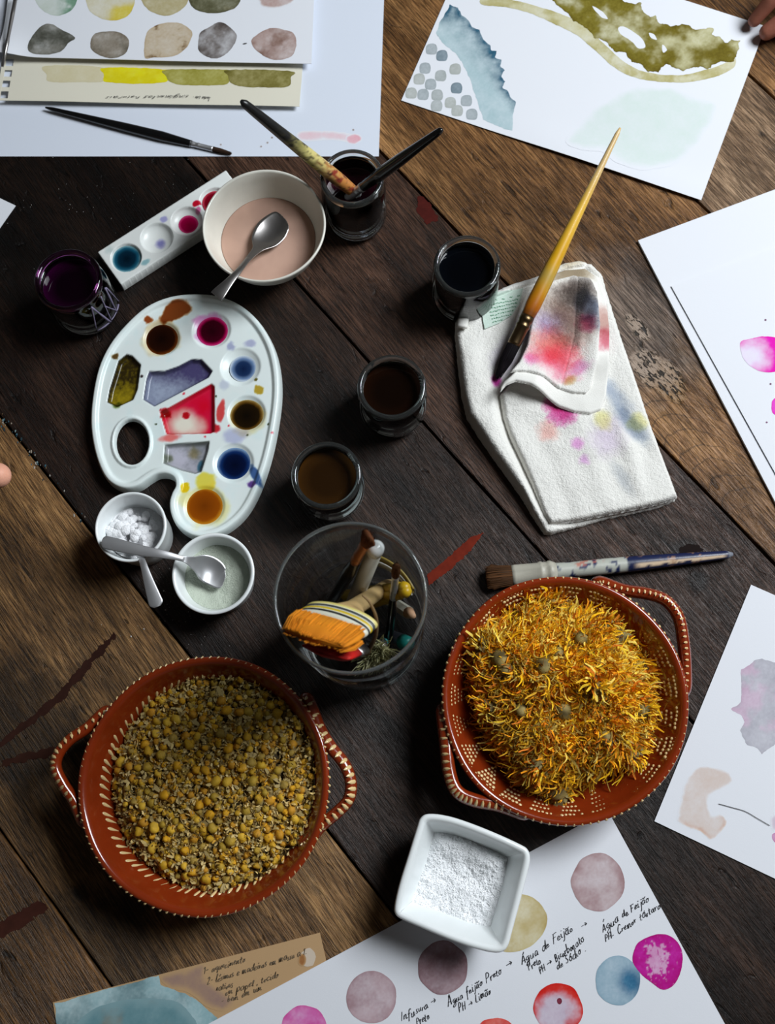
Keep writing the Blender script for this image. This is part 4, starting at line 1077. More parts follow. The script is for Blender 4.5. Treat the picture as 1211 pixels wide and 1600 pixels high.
def tray_c(x, y, d):
    c = np.tile(lin((226, 229, 226)), (len(x), 1)) * (1 + .02 * fbm(x, y, .01, 3, 1))[:, None]
    def sp_(px, py, R, colr, k, soft, sd_, asp=1.0, rot=0):
        nonlocal c
        p = A(px, py, HT)[:2]; dx, dy = x - p[0], y - p[1]
        u = dx * math.cos(rot) + dy * math.sin(rot); v = (-dx * math.sin(rot) + dy * math.cos(rot)) * asp
        q = np.hypot(u, v) / R + .4 * fbm(x, y, R, 4, sd_)
        c = c * np.power(np.clip(lin(colr) / lin((226, 229, 226)), .004, 1), np.clip(sstep(1, 1 - soft, q) * k, 0, 1)[:, None])
    sp_(228, 409, .006, (140, 180, 186), 1, .6, 1, 1.6, .5); sp_(171, 391, .006, (196, 208, 206), 1, .8, 2); sp_(256, 343, .0045, (160, 160, 204), 1, .6, 3)
    sp_(307, 318, .0048, (190, 10, 40), 1.2, .4, 4, 1.5, .3); sp_(247, 376, .0075, (132, 130, 184), 1.2, 1.0, 5); sp_(309, 328, .004, (220, 90, 150), .8, .5, 6)
    return c
tray = thing('well_tray', 'narrow white ceramic tray with a row of round paint wells, beside the cream bowl', 'palette', (*tray_poly.mean(0), T + .0008))
field('tray_body', tray_poly, tray_h, tray_c, .0008, M['plastic'], tray)
pool(tray, twc[0][0], .0140, T + HT - .0030, [(0, (2, 18, 30)), (.6, (6, 36, 54)), (.85, (24, 84, 108)), (1, (120, 168, 178))])
pool(tray, twc[2][0], .0098, T + HT - .0058, [(0, (130, 0, 44)), (.75, (150, 0, 60)), (1, (206, 60, 120))], off=(.0006, -.001))
pool(tray, twc[3][0], .0125, T + HT - .0032, [(0, (90, 0, 14)), (.8, (120, 4, 26)), (1, (190, 60, 80))])

# ------------------------------------------------------------------ glass jars of dye
def px_r(cx, cy, wpx, h):
    a = A(cx - wpx / 2, cy, h); b = A(cx + wpx / 2, cy, h); return float(np.linalg.norm(a - b) / 2)
def jar(label, cx, cy, wpx, h, level, liq, top, side, rim_tint=None, soft_rim=1.0, liq_mat=None):
    c = A(cx, cy, h); r = px_r(cx, cy, wpx, h); c = np.array([c[0], c[1], T + .0004])
    t = thing('glass_jar', label, 'jar', c, 'small glass jars of dye')
    R = r * 1.03; ri = r - .0055
    prof = [(0, .0), (R * .80, .0), (R * .93, .0025), (R * .99, .008), (R, .014), (R, h * .62), (R * .985, h * .72), (R * .93, h * .82), (r * .93, h * .87), (r * .93, h * .90),
            (ri, h * .90), (ri, h * .85), (R - .0040, h * .74), (R - .0030, h * .62), (R - .0030, .014), (R * .9, .008), (0, .007)]
    mesh('jar_body', *lathe_geo(prof, c, 64), M['jar_glass'], t)
    rim = []
    for k in range(17):
        a = -math.pi / 2 + 2 * math.pi * k / 16
        rim.append(((r + ri) / 2 + (r - ri) / 2 * math.cos(a), h * .945 + h * .052 * math.sin(a)))
    mesh('jar_rim', *lathe_geo(rim, c, 72), rim_tint or M['rim_glass'], t)
    lv = h * level
    zs = [p for p in [(0, .0075), (R * .88, .0085), (R - .0034, .0145), (R - .0034, h * .6), (R - .0045, h * .72), (R * .87, h * .80)] if p[1] < lv]
    rl = np.interp(lv, [.0145, h * .6, h * .72, h * .80, h * .86], [R - .0034, R - .0034, R - .0045, R * .87, ri - .0006])
    V, F = lathe_geo(zs + [(rl, lv - .0004), (rl, lv + .0003), (rl * .97, lv), (rl * .8, lv), (rl * .5, lv), (0, lv)], c, 64)
    z = V[:, 2] - c[2]
    q = np.hypot(V[:, 0] - c[0], V[:, 1] - c[1]) / rl
    colr = np.where((z >= lv - .00005)[:, None], mix(lin(top[0]), lin(top[1]), sstep(.6, 1.0, q)), lin(side))
    mesh('liquid', V, F, liq_mat or M['liquid'], t, col=colr)
    return t, c, r, h
j1 = jar('glass jar of purple dye with pale streaks of refracted light, at the left edge', 105, 436, 106, .064, .76, None, ((9, 0, 7), (40, 2, 34)), (30, 2, 26), rim_tint=mat('purple_tinted_rim', (214, 120, 204), 0.03, trans=1.0, ior=1.5))
j2 = jar('glass jar of dark wine dye holding two brushes', 550, 276, 101, .074, .60, None, ((26, 4, 12), (60, 16, 30)), (26, 4, 14))
j3 = jar('glass jar of black ink behind the towel', 730, 414, 106, .066, .80, None, ((3, 4, 7), (6, 9, 14)), (4, 5, 8))
j4 = jar('glass jar of dark brown dye between the palette and the towel', 612, 604, 109, .060, .78, None, ((14, 6, 3), (30, 13, 5)), (20, 9, 4))
amber = mat('amber_dye', (150, 84, 16), 0.05, trans=.75, ior=1.33)
j5 = jar('glass jar of amber dye touching the tall glass of brushes', 510, 742, 111, .055, .74, None, ((36, 20, 5), (60, 36, 10)), (70, 42, 12))
# refracted light on the purple jar, modelled as pale solid streaks
c, r, h = j1[1], j1[2], j1[3]
dm = mat('refracted_light', (128, 120, 146), 0.4)
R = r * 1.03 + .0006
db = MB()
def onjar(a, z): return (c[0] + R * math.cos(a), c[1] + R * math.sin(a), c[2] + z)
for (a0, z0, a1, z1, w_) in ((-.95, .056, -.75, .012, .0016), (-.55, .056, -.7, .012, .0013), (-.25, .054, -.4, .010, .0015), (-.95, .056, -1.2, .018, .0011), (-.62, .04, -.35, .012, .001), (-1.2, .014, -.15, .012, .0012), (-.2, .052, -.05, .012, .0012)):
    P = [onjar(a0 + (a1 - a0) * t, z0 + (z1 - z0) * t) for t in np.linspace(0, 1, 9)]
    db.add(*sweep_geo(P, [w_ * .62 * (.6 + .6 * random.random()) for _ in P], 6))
db.build('refraction_streaks', dm, j1[0])

# ------------------------------------------------------------------ cream bowl
hB = .060
cB = A(412.5, 352, hB); rB = px_r(412.5, 352, 193, hB); cB = np.array([cB[0], cB[1], T + .0004])
bowl = thing('ceramic_bowl', 'round cream ceramic bowl of pinkish liquid with a spoon in it', 'bowl', cB)
prof = [(0, .003), (rB * .42, .003), (rB * .44, 0), (rB * .52, 0), (rB * .54, .004), (rB * .70, .018), (rB * .86, .036), (rB * .96, .052), (rB, .0585), (rB * .995, .0603), (rB * .975, .0606), (rB * .955, .0590), (rB * .92, .050), (rB * .82, .034), (rB * .66, .0180), (rB * .45, .0085), (0, .0065)]
mesh('bowl_body', *lathe_geo(catmull(prof[4:-1], 3).tolist() if False else prof, cB, 96), M['cream_ceramic'], bowl)
lv = .0310
rl = np.interp(lv, [.018, .034], [rB * .66, rB * .82])
V, F = lathe_geo([(0, .0085), (rB * .44, .0095), (rB * .655, .0186), (rl * .997, lv)] + [(rl * q, lv - (.0003 if q < 1 else 0)) for q in (.97, .9, .8, .7, .6, .5, .4, .3, .2, .1, 0)], cB, 72)
q = np.hypot(V[:, 0] - cB[0], V[:, 1] - cB[1]) / rl
n = fbm(V[:, 0], V[:, 1], .02, 4, 5)
milky = mat('pink_liquid', rough=.12, vcol=True, spec=.35)
mesh('liquid', V, F, milky, bowl, col=mix(lin((196, 160, 142)), lin((180, 146, 130)), np.clip(.4 + n, 0, 1)))

# ------------------------------------------------------------------ ramekins
def ramekin(label, cx, cy, wpx, h, taper):
    c = A(cx, cy, h); r = px_r(cx, cy, wpx, h); c = np.array([c[0], c[1], T + .0004])
    k = taper
    p = [(0, .0015), (r * k * .9, .0015), (r * k * .92, 0), (r * k * .97, 0), (r * k, .002), (r * (k + .4 * (1 - k)), h * .5), (r * .99, h * .93), (r, h * .975), (r * .985, h), (r * .95, h * 1.005), (r * .915, h * .985), (r * .895, h * .93), (r * (k + .3 * (1 - k)) * .88, h * .45), (r * k * .86, .007), (r * k * .78, .0048), (0, .0045)]
    o = mesh('ramekin', *lathe_geo(p, c, 80), M['porcelain'], origin=c)
    tag(o, label, 'ramekin', 'small white ramekins')
    return o, c, r
ra, ca_, ra_r = ramekin('small deep white ramekin of white crystal lumps beside the palette', 204, 823, 112, .050, .84)
rb, cb_, rb_r = ramekin('small shallow white ramekin of greenish powder with a spoon in it', 333, 896, 129, .036, .86)
# white lumps
def heap(name, c, r, zb_, zf, cf, m, label, cat, sp=.0009):
    th = np.linspace(0, 2 * math.pi, 64, endpoint=False)
    poly = np.column_stack([c[0] + r * np.cos(th), c[1] + r * np.sin(th)])
    o = field(name, poly, lambda x, y, d: T + zf(x - c[0], y - c[1], d), cf, sp, m, None, bottom=lambda x, y, d: np.full(len(x), T + zb_))
    tag(o, label, cat, kind='stuff'); return o
heap('white_powder', ca_, ra_r * .80, .006, lambda x, y, d: .0270 + .003 * fbm(x, y, .008, 4, 2) - .22 * x - .20 * y,
     lambda x, y, d: np.tile(lin((240, 240, 242)), (len(x), 1)), M['powder'], 'loose white powder filling the deep white ramekin', 'powder')
lm = MB()
for k in range(60):
    a = random.uniform(0, 6.283); q = math.sqrt(random.random()) * ra_r * .66
    s = random.uniform(.0022, .0052)
    x, y = ca_[0] + q * math.cos(a) - .003, ca_[1] + q * math.sin(a) + .001
    z = T + .0285 + .007 * max(0, 1 - q / (ra_r * .7)) - .22 * (x - ca_[0]) - .20 * (y - ca_[1]) + random.uniform(-.001, .002)
    bm_v = []
    nn = 7
    rr = RNG.normal(size=(14, 3)); rr /= np.linalg.norm(rr, axis=1)[:, None]
    Rm = s * (0.75 + .35 * RNG.random(14))
    import bmesh
    bm = bmesh.new()
    bmesh.ops.create_icosphere(bm, subdivisions=2, radius=1.0)
    Vv = np.array([v.co[:] for v in bm.verts]); Fv = [tuple(v.index for v in f.verts) for f in bm.faces]; bm.free()
    disp = 1 + .35 * np.sum([np.sign(w_) * 0 + np.maximum(0, Vv @ rr[i]) ** 6 * (RNG.random() - .45) for i, w_ in enumerate(Rm)], axis=0)
    lm.add(Vv * disp[:, None] * s * [1, 1, .8] + [x, y, z], Fv, lin((244, 244, 246)))
tag(lm.build('crystal_lumps', M['powder'], smooth=False), 'heap of small white crystal lumps in the deep ramekin', 'crystals', kind='stuff')
def gp(x, y, d):
    dn = np.hypot(x - .0, y + .004)
    return .014 + .0045 * np.exp(-((x - .012) ** 2 + (y - .0) ** 2) / .00022) + .0035 * sstep(.012, .026, np.hypot(x, y)) + .0012 * fbm(x, y, .007, 4, 9)
heap('green_powder', cb_, rb_r * .80, .006, gp, lambda x, y, d: np.tile(lin((192, 200, 184)), (len(x), 1)) * (1 + .06 * fbm(x, y, .0014, 2, 3) - .10 * sstep(0, .5, fbm(x, y, .015, 3, 12)))[:, None], M['powder'], 'pale grey green powder filling the shallow ramekin', 'powder')

# ------------------------------------------------------------------ square porcelain dish with salt
hS = .046
ring_px = [(670, 1271.5), (700, 1275), (735, 1286), (775, 1302), (812, 1319), (824, 1327), (828, 1340), (825, 1360), (812, 1410), (800, 1455), (794, 1476), (786, 1486), (770, 1488), (740, 1481), (700, 1467), (660, 1450), (628, 1436), (618, 1428), (616.5, 1414), (624, 1380), (638, 1335), (651, 1293), (657, 1278)]
ringW = apts(catmull(ring_px, 4, True), hS)[:, :2]; cS = ringW.mean(0); base = ringW - cS
nS = len(base)
nrmS = np.column_stack([np.roll(base, -1, 0)[:, 1] - np.roll(base, 1, 0)[:, 1], -(np.roll(base, -1, 0)[:, 0] - np.roll(base, 1, 0)[:, 0])]); nrmS /= np.linalg.norm(nrmS, axis=1)[:, None]
if (nrmS * base).sum() < 0: nrmS = -nrmS
rings = [(.001, .60, 0), (.0, .62, 0), (.004, .66, 0), (.018, .80, 0), (.034, .925, 0), (.0425, .985, 0), (.0452, 1.0, 0), (.0465, 1.0, -.0012), (.0468, 1.0, -.0028), (.0463, 1.0, -.0046), (.0445, 1.0, -.0056), (.034, .935, -.0060), (.020, .83, -.0060), (.010, .74, -.0062), (.0068, .68, -.0070), (.0062, .55, -.004)]
V = []; F = []
for z, s, off in rings:
    P = cS + base * s + nrmS * off
    V.append(np.column_stack([P, np.full(nS, T + .0006 + ZG + z)]))
V.append([[cS[0], cS[1], T + .0006 + ZG + .001]]); V.append([[cS[0], cS[1], T + .0006 + ZG + .0060]])
V = np.concatenate(V); ccw = np.cross(base[0], base[5]) > 0
for k in range(len(rings) - 1):
    for i in range(nS):
        j = (i + 1) % nS; f = (k * nS + i, k * nS + j, (k + 1) * nS + j, (k + 1) * nS + i)
        F.append(f if ccw else f[::-1])
nb = len(rings) * nS
for i in range(nS):
    j = (i + 1) % nS; F.append((nb, j, i) if ccw else (nb, i, j))
    a = (len(rings) - 1) * nS; F.append((a + i, a + j, nb + 1) if ccw else (a + j, a + i, nb + 1))
sq = mesh('square_dish', V, F, M['porcelain'], origin=(*cS, T + ZG + .0006)); tag(sq, 'square white porcelain dish of salt standing on the captioned swatch sheet', 'dish')
saltP = cS + base * .88 + nrmS * -.0066
def salt_h(x, y, d):
    X, Y = x - cS[0], y - cS[1]
    z = .0215 + .0045 * fbm(x, y, .022, 4, 21) + .0012 * fbm(x, y, .004, 3, 22) + .0007 * fbm(x, y, .0014, 2, 23)
    z = z - .004 * np.exp(-((X - .012) ** 2 + (Y - .003) ** 2) / .00010) + .004 * np.exp(-((X - .026) ** 2 + (Y - .012) ** 2) / .00022) - .003 * np.exp(-((X + .012) ** 2 + (Y - .012) ** 2) / .00012)
    z = z - .006 * sstep(.010, .0, d) * sstep(-.01, .02, Y) - .0035 * sstep(.014, .03, np.hypot(X - .0, Y - .042))
    return T + z + .003
o = field('salt', saltP, salt_h, lambda x, y, d: np.tile(lin((243, 244, 246)), (len(x), 1)), .0008, M['salt'], None, bottom=lambda x, y, d: np.full(len(x), T + .0175))
tag(o, 'coarse white salt heaped in the square porcelain dish', 'salt', kind='stuff')
gr = MB()
oct_V = np.array([[1, 0, 0], [-1, 0, 0], [0, 1, 0], [0, -1, 0], [0, 0, 1], [0, 0, -1.]]); oct_F = [(0, 2, 4), (2, 1, 4), (1, 3, 4), (3, 0, 4), (2, 0, 5), (1, 2, 5), (3, 1, 5), (0, 3, 5)]
def crystal(mb, p, s, c):
    a = random.uniform(0, 6.28); ca, sa = math.cos(a), math.sin(a)
    V = oct_V * s * [1, random.uniform(.6, 1), random.uniform(.6, 1)]
    mb.add(np.column_stack([V[:, 0] * ca - V[:, 1] * sa, V[:, 0] * sa + V[:, 1] * ca, V[:, 2]]) + p, oct_F, c)
lo, hi = saltP.min(0), saltP.max(0); Pq = RNG.uniform(lo, hi, (5200, 2)); ds = sdf(Pq, saltP); Pq = Pq[ds > .001]; zq = salt_h(Pq[:, 0], Pq[:, 1], sdf(Pq, saltP))
for (x, y), z in zip(Pq, zq): crystal(gr, (x, y, z + .0002), random.uniform(.0004, .0010), lin((246, 247, 248)))
tag(gr.build('salt_crystals', M['salt'], smooth=False), 'loose glittering crystals on top of the salt in the square dish', 'salt', kind='stuff')
# salt and dust scattered on the planks
du = MB()
for k in range(420):
    if k < 200: x, y = random.gauss(270, 60), random.gauss(930, 45)
    elif k < 320: x, y = random.gauss(240, 130), random.gauss(330, 60)
    else: x, y = random.uniform(20, 1000), random.uniform(260, 1300)
    crystal(du, A(x, y, .0007), random.uniform(.00012, .0004) if k > 8 else .0009, lin((214, 212, 208)))
tag(du.build('spilled_grains', M['powder'], smooth=False), 'fine white grains spilled over the dark table', 'salt', kind='stuff')
# ------------------------------------------------------------------ brushes, spoons and the tall glass
def brush(name, label, tip, end, L_br, L_fe, br, fe, hd, hw, mats_, cols, flat=(1, 1), side=None, group='paintbrushes', crimp=True, seed=0, strands=60, tipshape=.35):
    """tip = bristle tip, end = handle end (world). L_br, L_fe: lengths; br/fe: half widths; hd: list (s, half width) along the handle"""
    tip = np.array(tip, float); end = np.array(end, float); L = np.linalg.norm(end - tip); ax = (end - tip) / L
    t = thing(name, label, 'brush', (tip + end) / 2 * [1, 1, 0] + [0, 0, min(tip[2], end[2])], group)
    sd_ = side if side is not None else np.cross(ax, [0, 0, 1.0]); sd_ = np.asarray(sd_, float); sd_ -= ax * (sd_ @ ax); sd_ /= np.linalg.norm(sd_)
    up = np.cross(sd_, ax)
    fx, fy = flat
    a = tip + ax * L_br; b = a + ax * L_fe
    # hair: a core and loose strands
    mb = MB()
    V, F = loft_geo(tip, a, [(0, br * tipshape * fx, br * tipshape * .5 * fy), (.25, br * (tipshape + .45) * fx, br * .75 * fy), (.6, br * fx, br * fy), (1, fe * .98 * fx, fe * .98 * fy)], 20, sd_)
    s = ((V - tip) @ ax) / L_br
    nz = fbm(V @ sd_ * 1.0 + 5, s * .02, .0016, 3, seed)
    V = V + ax * ((RNG.random(len(V)) - .5) * .002 * (s < .05))[:, None]
    mb.add(V, F, mix(lin(cols['tip']), lin(cols['hair']), np.clip(s * 2.0 + .5 * nz, 0, 1)))
    for k in range(strands):
        u = random.uniform(-1, 1); an = random.uniform(0, 6.283)
        o0 = sd_ * (fe * .97 * fx * math.cos(an)) + up * (fe * .97 * fy * math.sin(an))
        o1 = sd_ * (br * (tipshape + .25) * fx * math.cos(an)) + up * (br * (tipshape + .2) * fy * math.sin(an))
        om = sd_ * (br * 1.03 * fx * math.cos(an)) + up * (br * 1.03 * fy * math.sin(an))
        P = [a + o0, a + (tip - a) * .45 + om, tip + ax * random.uniform(-.001, .003) + o1]
        q = random.random()
        mb.add(*sweep_geo(P, [.00022, .0002, .0001], 4, caps=False), mix(lin(cols['tip']), lin(cols['hair']), np.array([q]))[0] * random.uniform(.7, 1.5))
    mb.build('bristles', M['bristle'], t)
    m = MB()
    se = [(0, fe * fx, fe * fy)]
    if crimp:
        se += [(.08, fe * 1.02 * fx, fe * 1.02 * fy), (.60, fe * mix_(fx, 1, .6), fe * mix_(fy, 1, .6) * 1.0), (.63, fe * mix_(fx, 1, .62) * 1.09, fe * mix_(fy, 1, .62) * 1.09), (.68, fe * mix_(fx, 1, .66) * 1.09, fe * mix_(fy, 1, .66) * 1.09), (.71, fe * mix_(fx, 1, .7), fe * mix_(fy, 1, .7)), (.80, fe * mix_(fx, 1, .8), fe * mix_(fy, 1, .8)), (.83, fe * mix_(fx, 1, .82) * 1.09, fe * mix_(fy, 1, .82) * 1.09), (.88, fe * mix_(fx, 1, .86) * 1.09, fe * mix_(fy, 1, .86) * 1.09)]
    se += [(1, hd[0][1] * 1.04, hd[0][1] * 1.04)]
    V, F = loft_geo(a, b, se, 24, sd_)
    cf = cols.get('ferrule')
    mesh('ferrule', V, F, mats_[1], t, col=(np.tile(lin(cf), (len(V), 1)) * (1 + .3 * fbm(V[:, 0], V[:, 1], .002, 3, seed))[:, None]) if cf is not None else None)
    # handle: fine rings so that painted colour can vary along it
    ss = np.linspace(0, 1, 90); ww = np.interp(ss, [h[0] for h in hd], [h[1] for h in hd])
    rx = ww * hw; ry = ww
    V, F = loft_geo(b - ax * .001, end, list(zip(ss, rx, ry)), 20, sd_)
    s = np.clip(((V - b) @ ax) / np.linalg.norm(end - b), 0, 1); ang = np.arctan2((V - b) @ up, (V - b) @ sd_)
    cc = cols['handle'](s, ang, V) if callable(cols['handle']) else np.tile(lin(cols['handle']), (len(V), 1))
    mesh('handle', V, F, mats_[2], t, col=cc)
    return t
def mix_(a, b, t): return a * (1 - t) + b * t
M['ferrule_v'] = mat('painted_ferrule', rough=.45, vcol=True, bump=(.002, .3, .0004))
M['lacq_v'] = mat('lacquered_handle', rough=.25, vcol=True, coat=.3)
M['raw_v'] = mat('varnished_wood', rough=.38, vcol=True, coat=.2)

def hblack(s, a, V): return np.tile(lin((14, 14, 15)), (len(V), 1)) * (1 + .3 * fbm(V[:, 0], V[:, 1], .003, 2, 1))[:, None]
def wet(a, b, L):
    d = (b - a).normalized(); return b + d * L
# black brush lying on the drawing sheet
brush('paintbrush', 'thin black handled brush lying on the drawing sheet, bristles to the right', at(361, 240, .0030), at(71, 168, .0052), .019, .024, .0024, .0026,
      [(0, .0034), (.2, .0052), (.45, .0046), (.95, .0021), (1, .0009)], 1, (None, M['steel'], M['lacq_v']), dict(tip=(44, 30, 24), hair=(70, 50, 38), handle=hblack), seed=1)
# splattered brush standing in the wine jar
def hsplat(s, a, V):
    n = fbm(s * .25, a * .012, .02, 5, 3); n2 = fbm(s * .25 + 3, a * .012, .012, 4, 9)
    c = np.tile(lin((20, 20, 20)), (len(V), 1))
    k = sstep(.70, .40, s + .12 * n)
    c = mix(c, lin((206, 194, 122)), k * sstep(-.35, .05, n2 + .1))
    c = mix(c, lin((150, 150, 40)), k * sstep(.1, .3, n) * sstep(.75, .3, s))
    c = mix(c, lin((196, 130, 66)), sstep(.42, .12, s + .15 * n2))
    c = mix(c, lin((142, 54, 40)), sstep(.45, .1, s + .25 * n) * sstep(.05, .25, n2))
    c = mix(c, lin((30, 28, 26)), sstep(.30, .42, fbm(s * .25 + 9, a * .012, .006, 3, 5)) * .8)
    return mix(c, lin((28, 28, 28)), sstep(.97, 1, s))
brush('paintbrush', 'black brush with yellow and red paint crusted handle standing in the wine dye jar', wet(at(377, 158, .172), at(553, 300, .047), .030), at(377, 158, .172), .02, .010, .0042, .0046,
      [(0, .0054), (.15, .0066), (.45, .0062), (.9, .0042), (.975, .0036), (1, .0016)], 1, (None, M['steel'], M['paint']), dict(tip=(40, 20, 24), hair=(50, 26, 24), handle=hsplat), seed=2, strands=20)
brush('paintbrush', 'plain black brush leaning right out of the wine dye jar', wet(at(691, 202, .146), at(549, 305, .047), .026), at(691, 202, .146), .020, .024, .0036, .0040,
      [(0, .0044), (.25, .0060), (.5, .0056), (.93, .0034), (.98, .0028), (1, .0013)], 1, (None, M['steel'], M['lacq_v']), dict(tip=(60, 50, 44), hair=(70, 50, 38), handle=lambda s, a, V: mix(lin((30, 31, 32)), lin((14, 14, 15)), sstep(0, .2, s))), seed=3, strands=20)
# yellow handled brush lying over the towel
def hyel(s, a, V):
    n = fbm(s * .2, a * .01, .02, 4, 7)
    c = mix(lin((168, 92, 8)), lin((214, 160, 20)), sstep(.0, .25, s + .06 * n))
    c = mix(c, lin((178, 150, 70)), np.exp(-((s - .2 + .03 * n) / .05) ** 2) * .8)
    c = mix(c, lin((222, 176, 60)), sstep(.3, .55, s))
    c = mix(c, lin((216, 184, 128)), sstep(.55, .85, s + .04 * n))
    c = mix(c, lin((96, 52, 14)), sstep(.04, .0, s + .015 * n) * .8)
    return c * (1 + .12 * n)[:, None]
brush('paintbrush', 'long yellow handled round brush with black hair lying across the towel', at(777, 591, .0205), at(969, 200, .078), .034, .030, .0056, .0062,
      [(0, .0064), (.06, .0074), (.22, .0070), (.5, .0048), (.8, .0030), (.97, .0022), (1, .0010)], 1, (None, M['brass'], M['raw_v']), dict(tip=(20, 10, 18), hair=(14, 12, 14), handle=hyel), seed=4, tipshape=.18)
# flat painted brush behind the calendula dish
def hblue(s, a, V):
    n = fbm(s * .3, a * .012, .012, 4, 4); n2 = fbm(s * .3 + 4, a * .012, .02, 4, 6)
    c = np.tile(lin((180, 182, 172)), (len(V), 1))
    c = mix(c, lin((30, 42, 84)), sstep(.22, .30, n))
    c = mix(c, lin((188, 110, 92)), sstep(.42, .48, n2) * .8)
    k = sstep(.385, .40, s + .01 * n)
    c = mix(c, lin((22, 32, 70)), k)
    c = mix(c, lin((222, 196, 166)), k * sstep(.30, .22, np.abs(a - 1.15 + .3 * n2) / 1.0) * sstep(.97, .93, s) * sstep(.42, .47, s))
    c = mix(c, lin((170, 130, 100)), k * sstep(.32, .4, n) * .7)
    return mix(c, lin((120, 124, 134)), sstep(.965, .97, s))
_t, _e = at(760, 903, .0095), at(1145, 866, .0075)
brush('paintbrush', 'flat brush with white and navy paint spattered handle behind the calendula dish', _t, _e, .023, .040, .0098, .0094,
      [(0, .0076), (.10, .0070), (.25, .0074), (.45, .0070), (.8, .0050), (.97, .0036), (1, .0016)], 1, (None, M['ferrule_v'], M['paint']), dict(tip=(96, 62, 36), hair=(58, 40, 26), handle=hblue, ferrule=(176, 172, 158)), flat=(1.0, .62), seed=5, tipshape=.8, strands=140)
rb_ = apts([(845, 888), (858, 886), (856, 902), (842, 904)], .0168)
# thin dark stick along the left edge of the swatch sheet
st_ = MB(); P = [at(26, -12, .0215), at(14, 48, .0215), at(4, 104, .0205)]
def_st = tag(mesh('thin_stick', *loft_geo(P[0], P[2], [(0, .0020, .0018), (.3, .0022, .002), (.62, .0018, .0016), (.66, .0022, .002), (1, .0012, .001)], 12), M['darksteel'], origin=P[2]), 'thin dark glossy stick lying along the left edge of the swatch sheet', 'stick')

# ---- spoons
def spoon(label, pts, wid, dep, group='teaspoons', m='steel', up=(0, 0, 1)):
    """pts along the spoon, tip first; wid half widths; dep dish depth"""
    P = catmull(np.array([at(*p) for p in pts]), 14); n = len(P)
    sk = np.linspace(0, 1, len(wid)); s = np.linspace(0, 1, n)
    ww = np.maximum(catmull(np.array([[x_, 0, 0] for x_ in wid]), 8)[:, 0], .0002); W = np.interp(s, np.linspace(0, 1, len(ww)), ww); dd_ = np.maximum(catmull(np.array([[x_, 0, 0] for x_ in dep]), 8)[:, 0], 0); D = np.interp(s, np.linspace(0, 1, len(dd_)), dd_)
    W = W * np.sqrt(np.clip(s / .05, .02, 1)) ** .8
    tan = np.gradient(P, axis=0); tan /= np.linalg.norm(tan, axis=1)[:, None]
    mv = 13; v = np.linspace(-1, 1, mv)
    V = []
    for top in (1, 0):
        for i in range(n):
            side = np.cross(tan[i], up); side /= np.linalg.norm(side); nn = np.cross(side, tan[i])
            crown = -D[i] * (1 - v ** 2) + (.0007 * (1 - v ** 2) if D[i] < 1e-5 else 0)
            V.append(P[i] + np.outer(v * W[i], side) + np.outer(crown - (0 if top else .0009), nn))
    V = np.concatenate(V); F = []; N = n * mv
    for i in range(n - 1):
        for j in range(mv - 1):
            a = i * mv + j
            F.append((a, a + 1, a + mv + 1, a + mv)); F.append((N + a, N + a + mv, N + a + mv + 1, N + a + 1))
    for i in range(n - 1):
        for j in (0, mv - 1):
            a = i * mv + j; f = (a, a + mv, N + a + mv, N + a); F.append(f if j == 0 else f[::-1])
    for i in (0, n - 1):
        for j in range(mv - 1):
            a = i * mv + j; f = (a + 1, a, N + a, N + a + 1); F.append(f if i == 0 else f[::-1])
    bm = bmesh.new(); me = bpy.data.meshes.new('tmp'); me.from_pydata(V.tolist(), [], F); bm.from_mesh(me)
    bmesh.ops.recalc_face_normals(bm, faces=bm.faces); F = [tuple(x.index for x in f.verts) for f in bm.faces]; bm.free(); bpy.data.meshes.remove(me)
    o = mesh('teaspoon', V, F, M[m]); tag(o, label, 'spoon', group)
    return o
spoon('steel teaspoon standing in the pinkish liquid of the cream bowl', [(444, 340, .0360), (436, 346, .0366), (424, 360, .0370), (412, 376, .0390), (402, 389, .0440), (388, 404, .0530), (372, 424, .0640), (358, 440, .0680), (344, 456, .0690), (338, 463, .0685)],
      [.0085, .0125, .0152, .0125, .0048, .0028, .0030, .0042, .0062, .0066, .0030][:10], [.0008, .0025, .0038, .003, .0006, 0, 0, 0, 0, 0], m='darksteel')
spoon('steel teaspoon bridging both ramekins, its bowl in the green powder', [(351, 906, .0215), (343, 903, .0225), (331, 893, .0250), (318, 885, .0300), (303, 879, .0390), (286, 873, .0470), (255, 866, .0525), (220, 860, .0540), (185, 852, .0545), (164, 847, .0545), (159, 846, .0545)],
      [.0070, .0098, .0120, .0108, .0056, .0026, .0036, .0047, .0056, .0054, .0020], [.0, .0015, .0035, .003, .001, 0, 0, 0, 0, 0, 0])
spoon('steel teaspoon stuck in the white lumps with its handle hanging toward the table', [(195, 830, .0270), (202, 838, .0300), (210, 852, .0380), (218, 866, .0475), (224, 882, .0530), (232, 908, .0540), (240, 932, .0535), (244, 943, .0530), (246, 948, .0525)],
      [.002, .009, .008, .0032, .0030, .0044, .0058, .0060, .003], [0, .002, .002, 0, 0, 0, 0, 0, 0], m='steel')

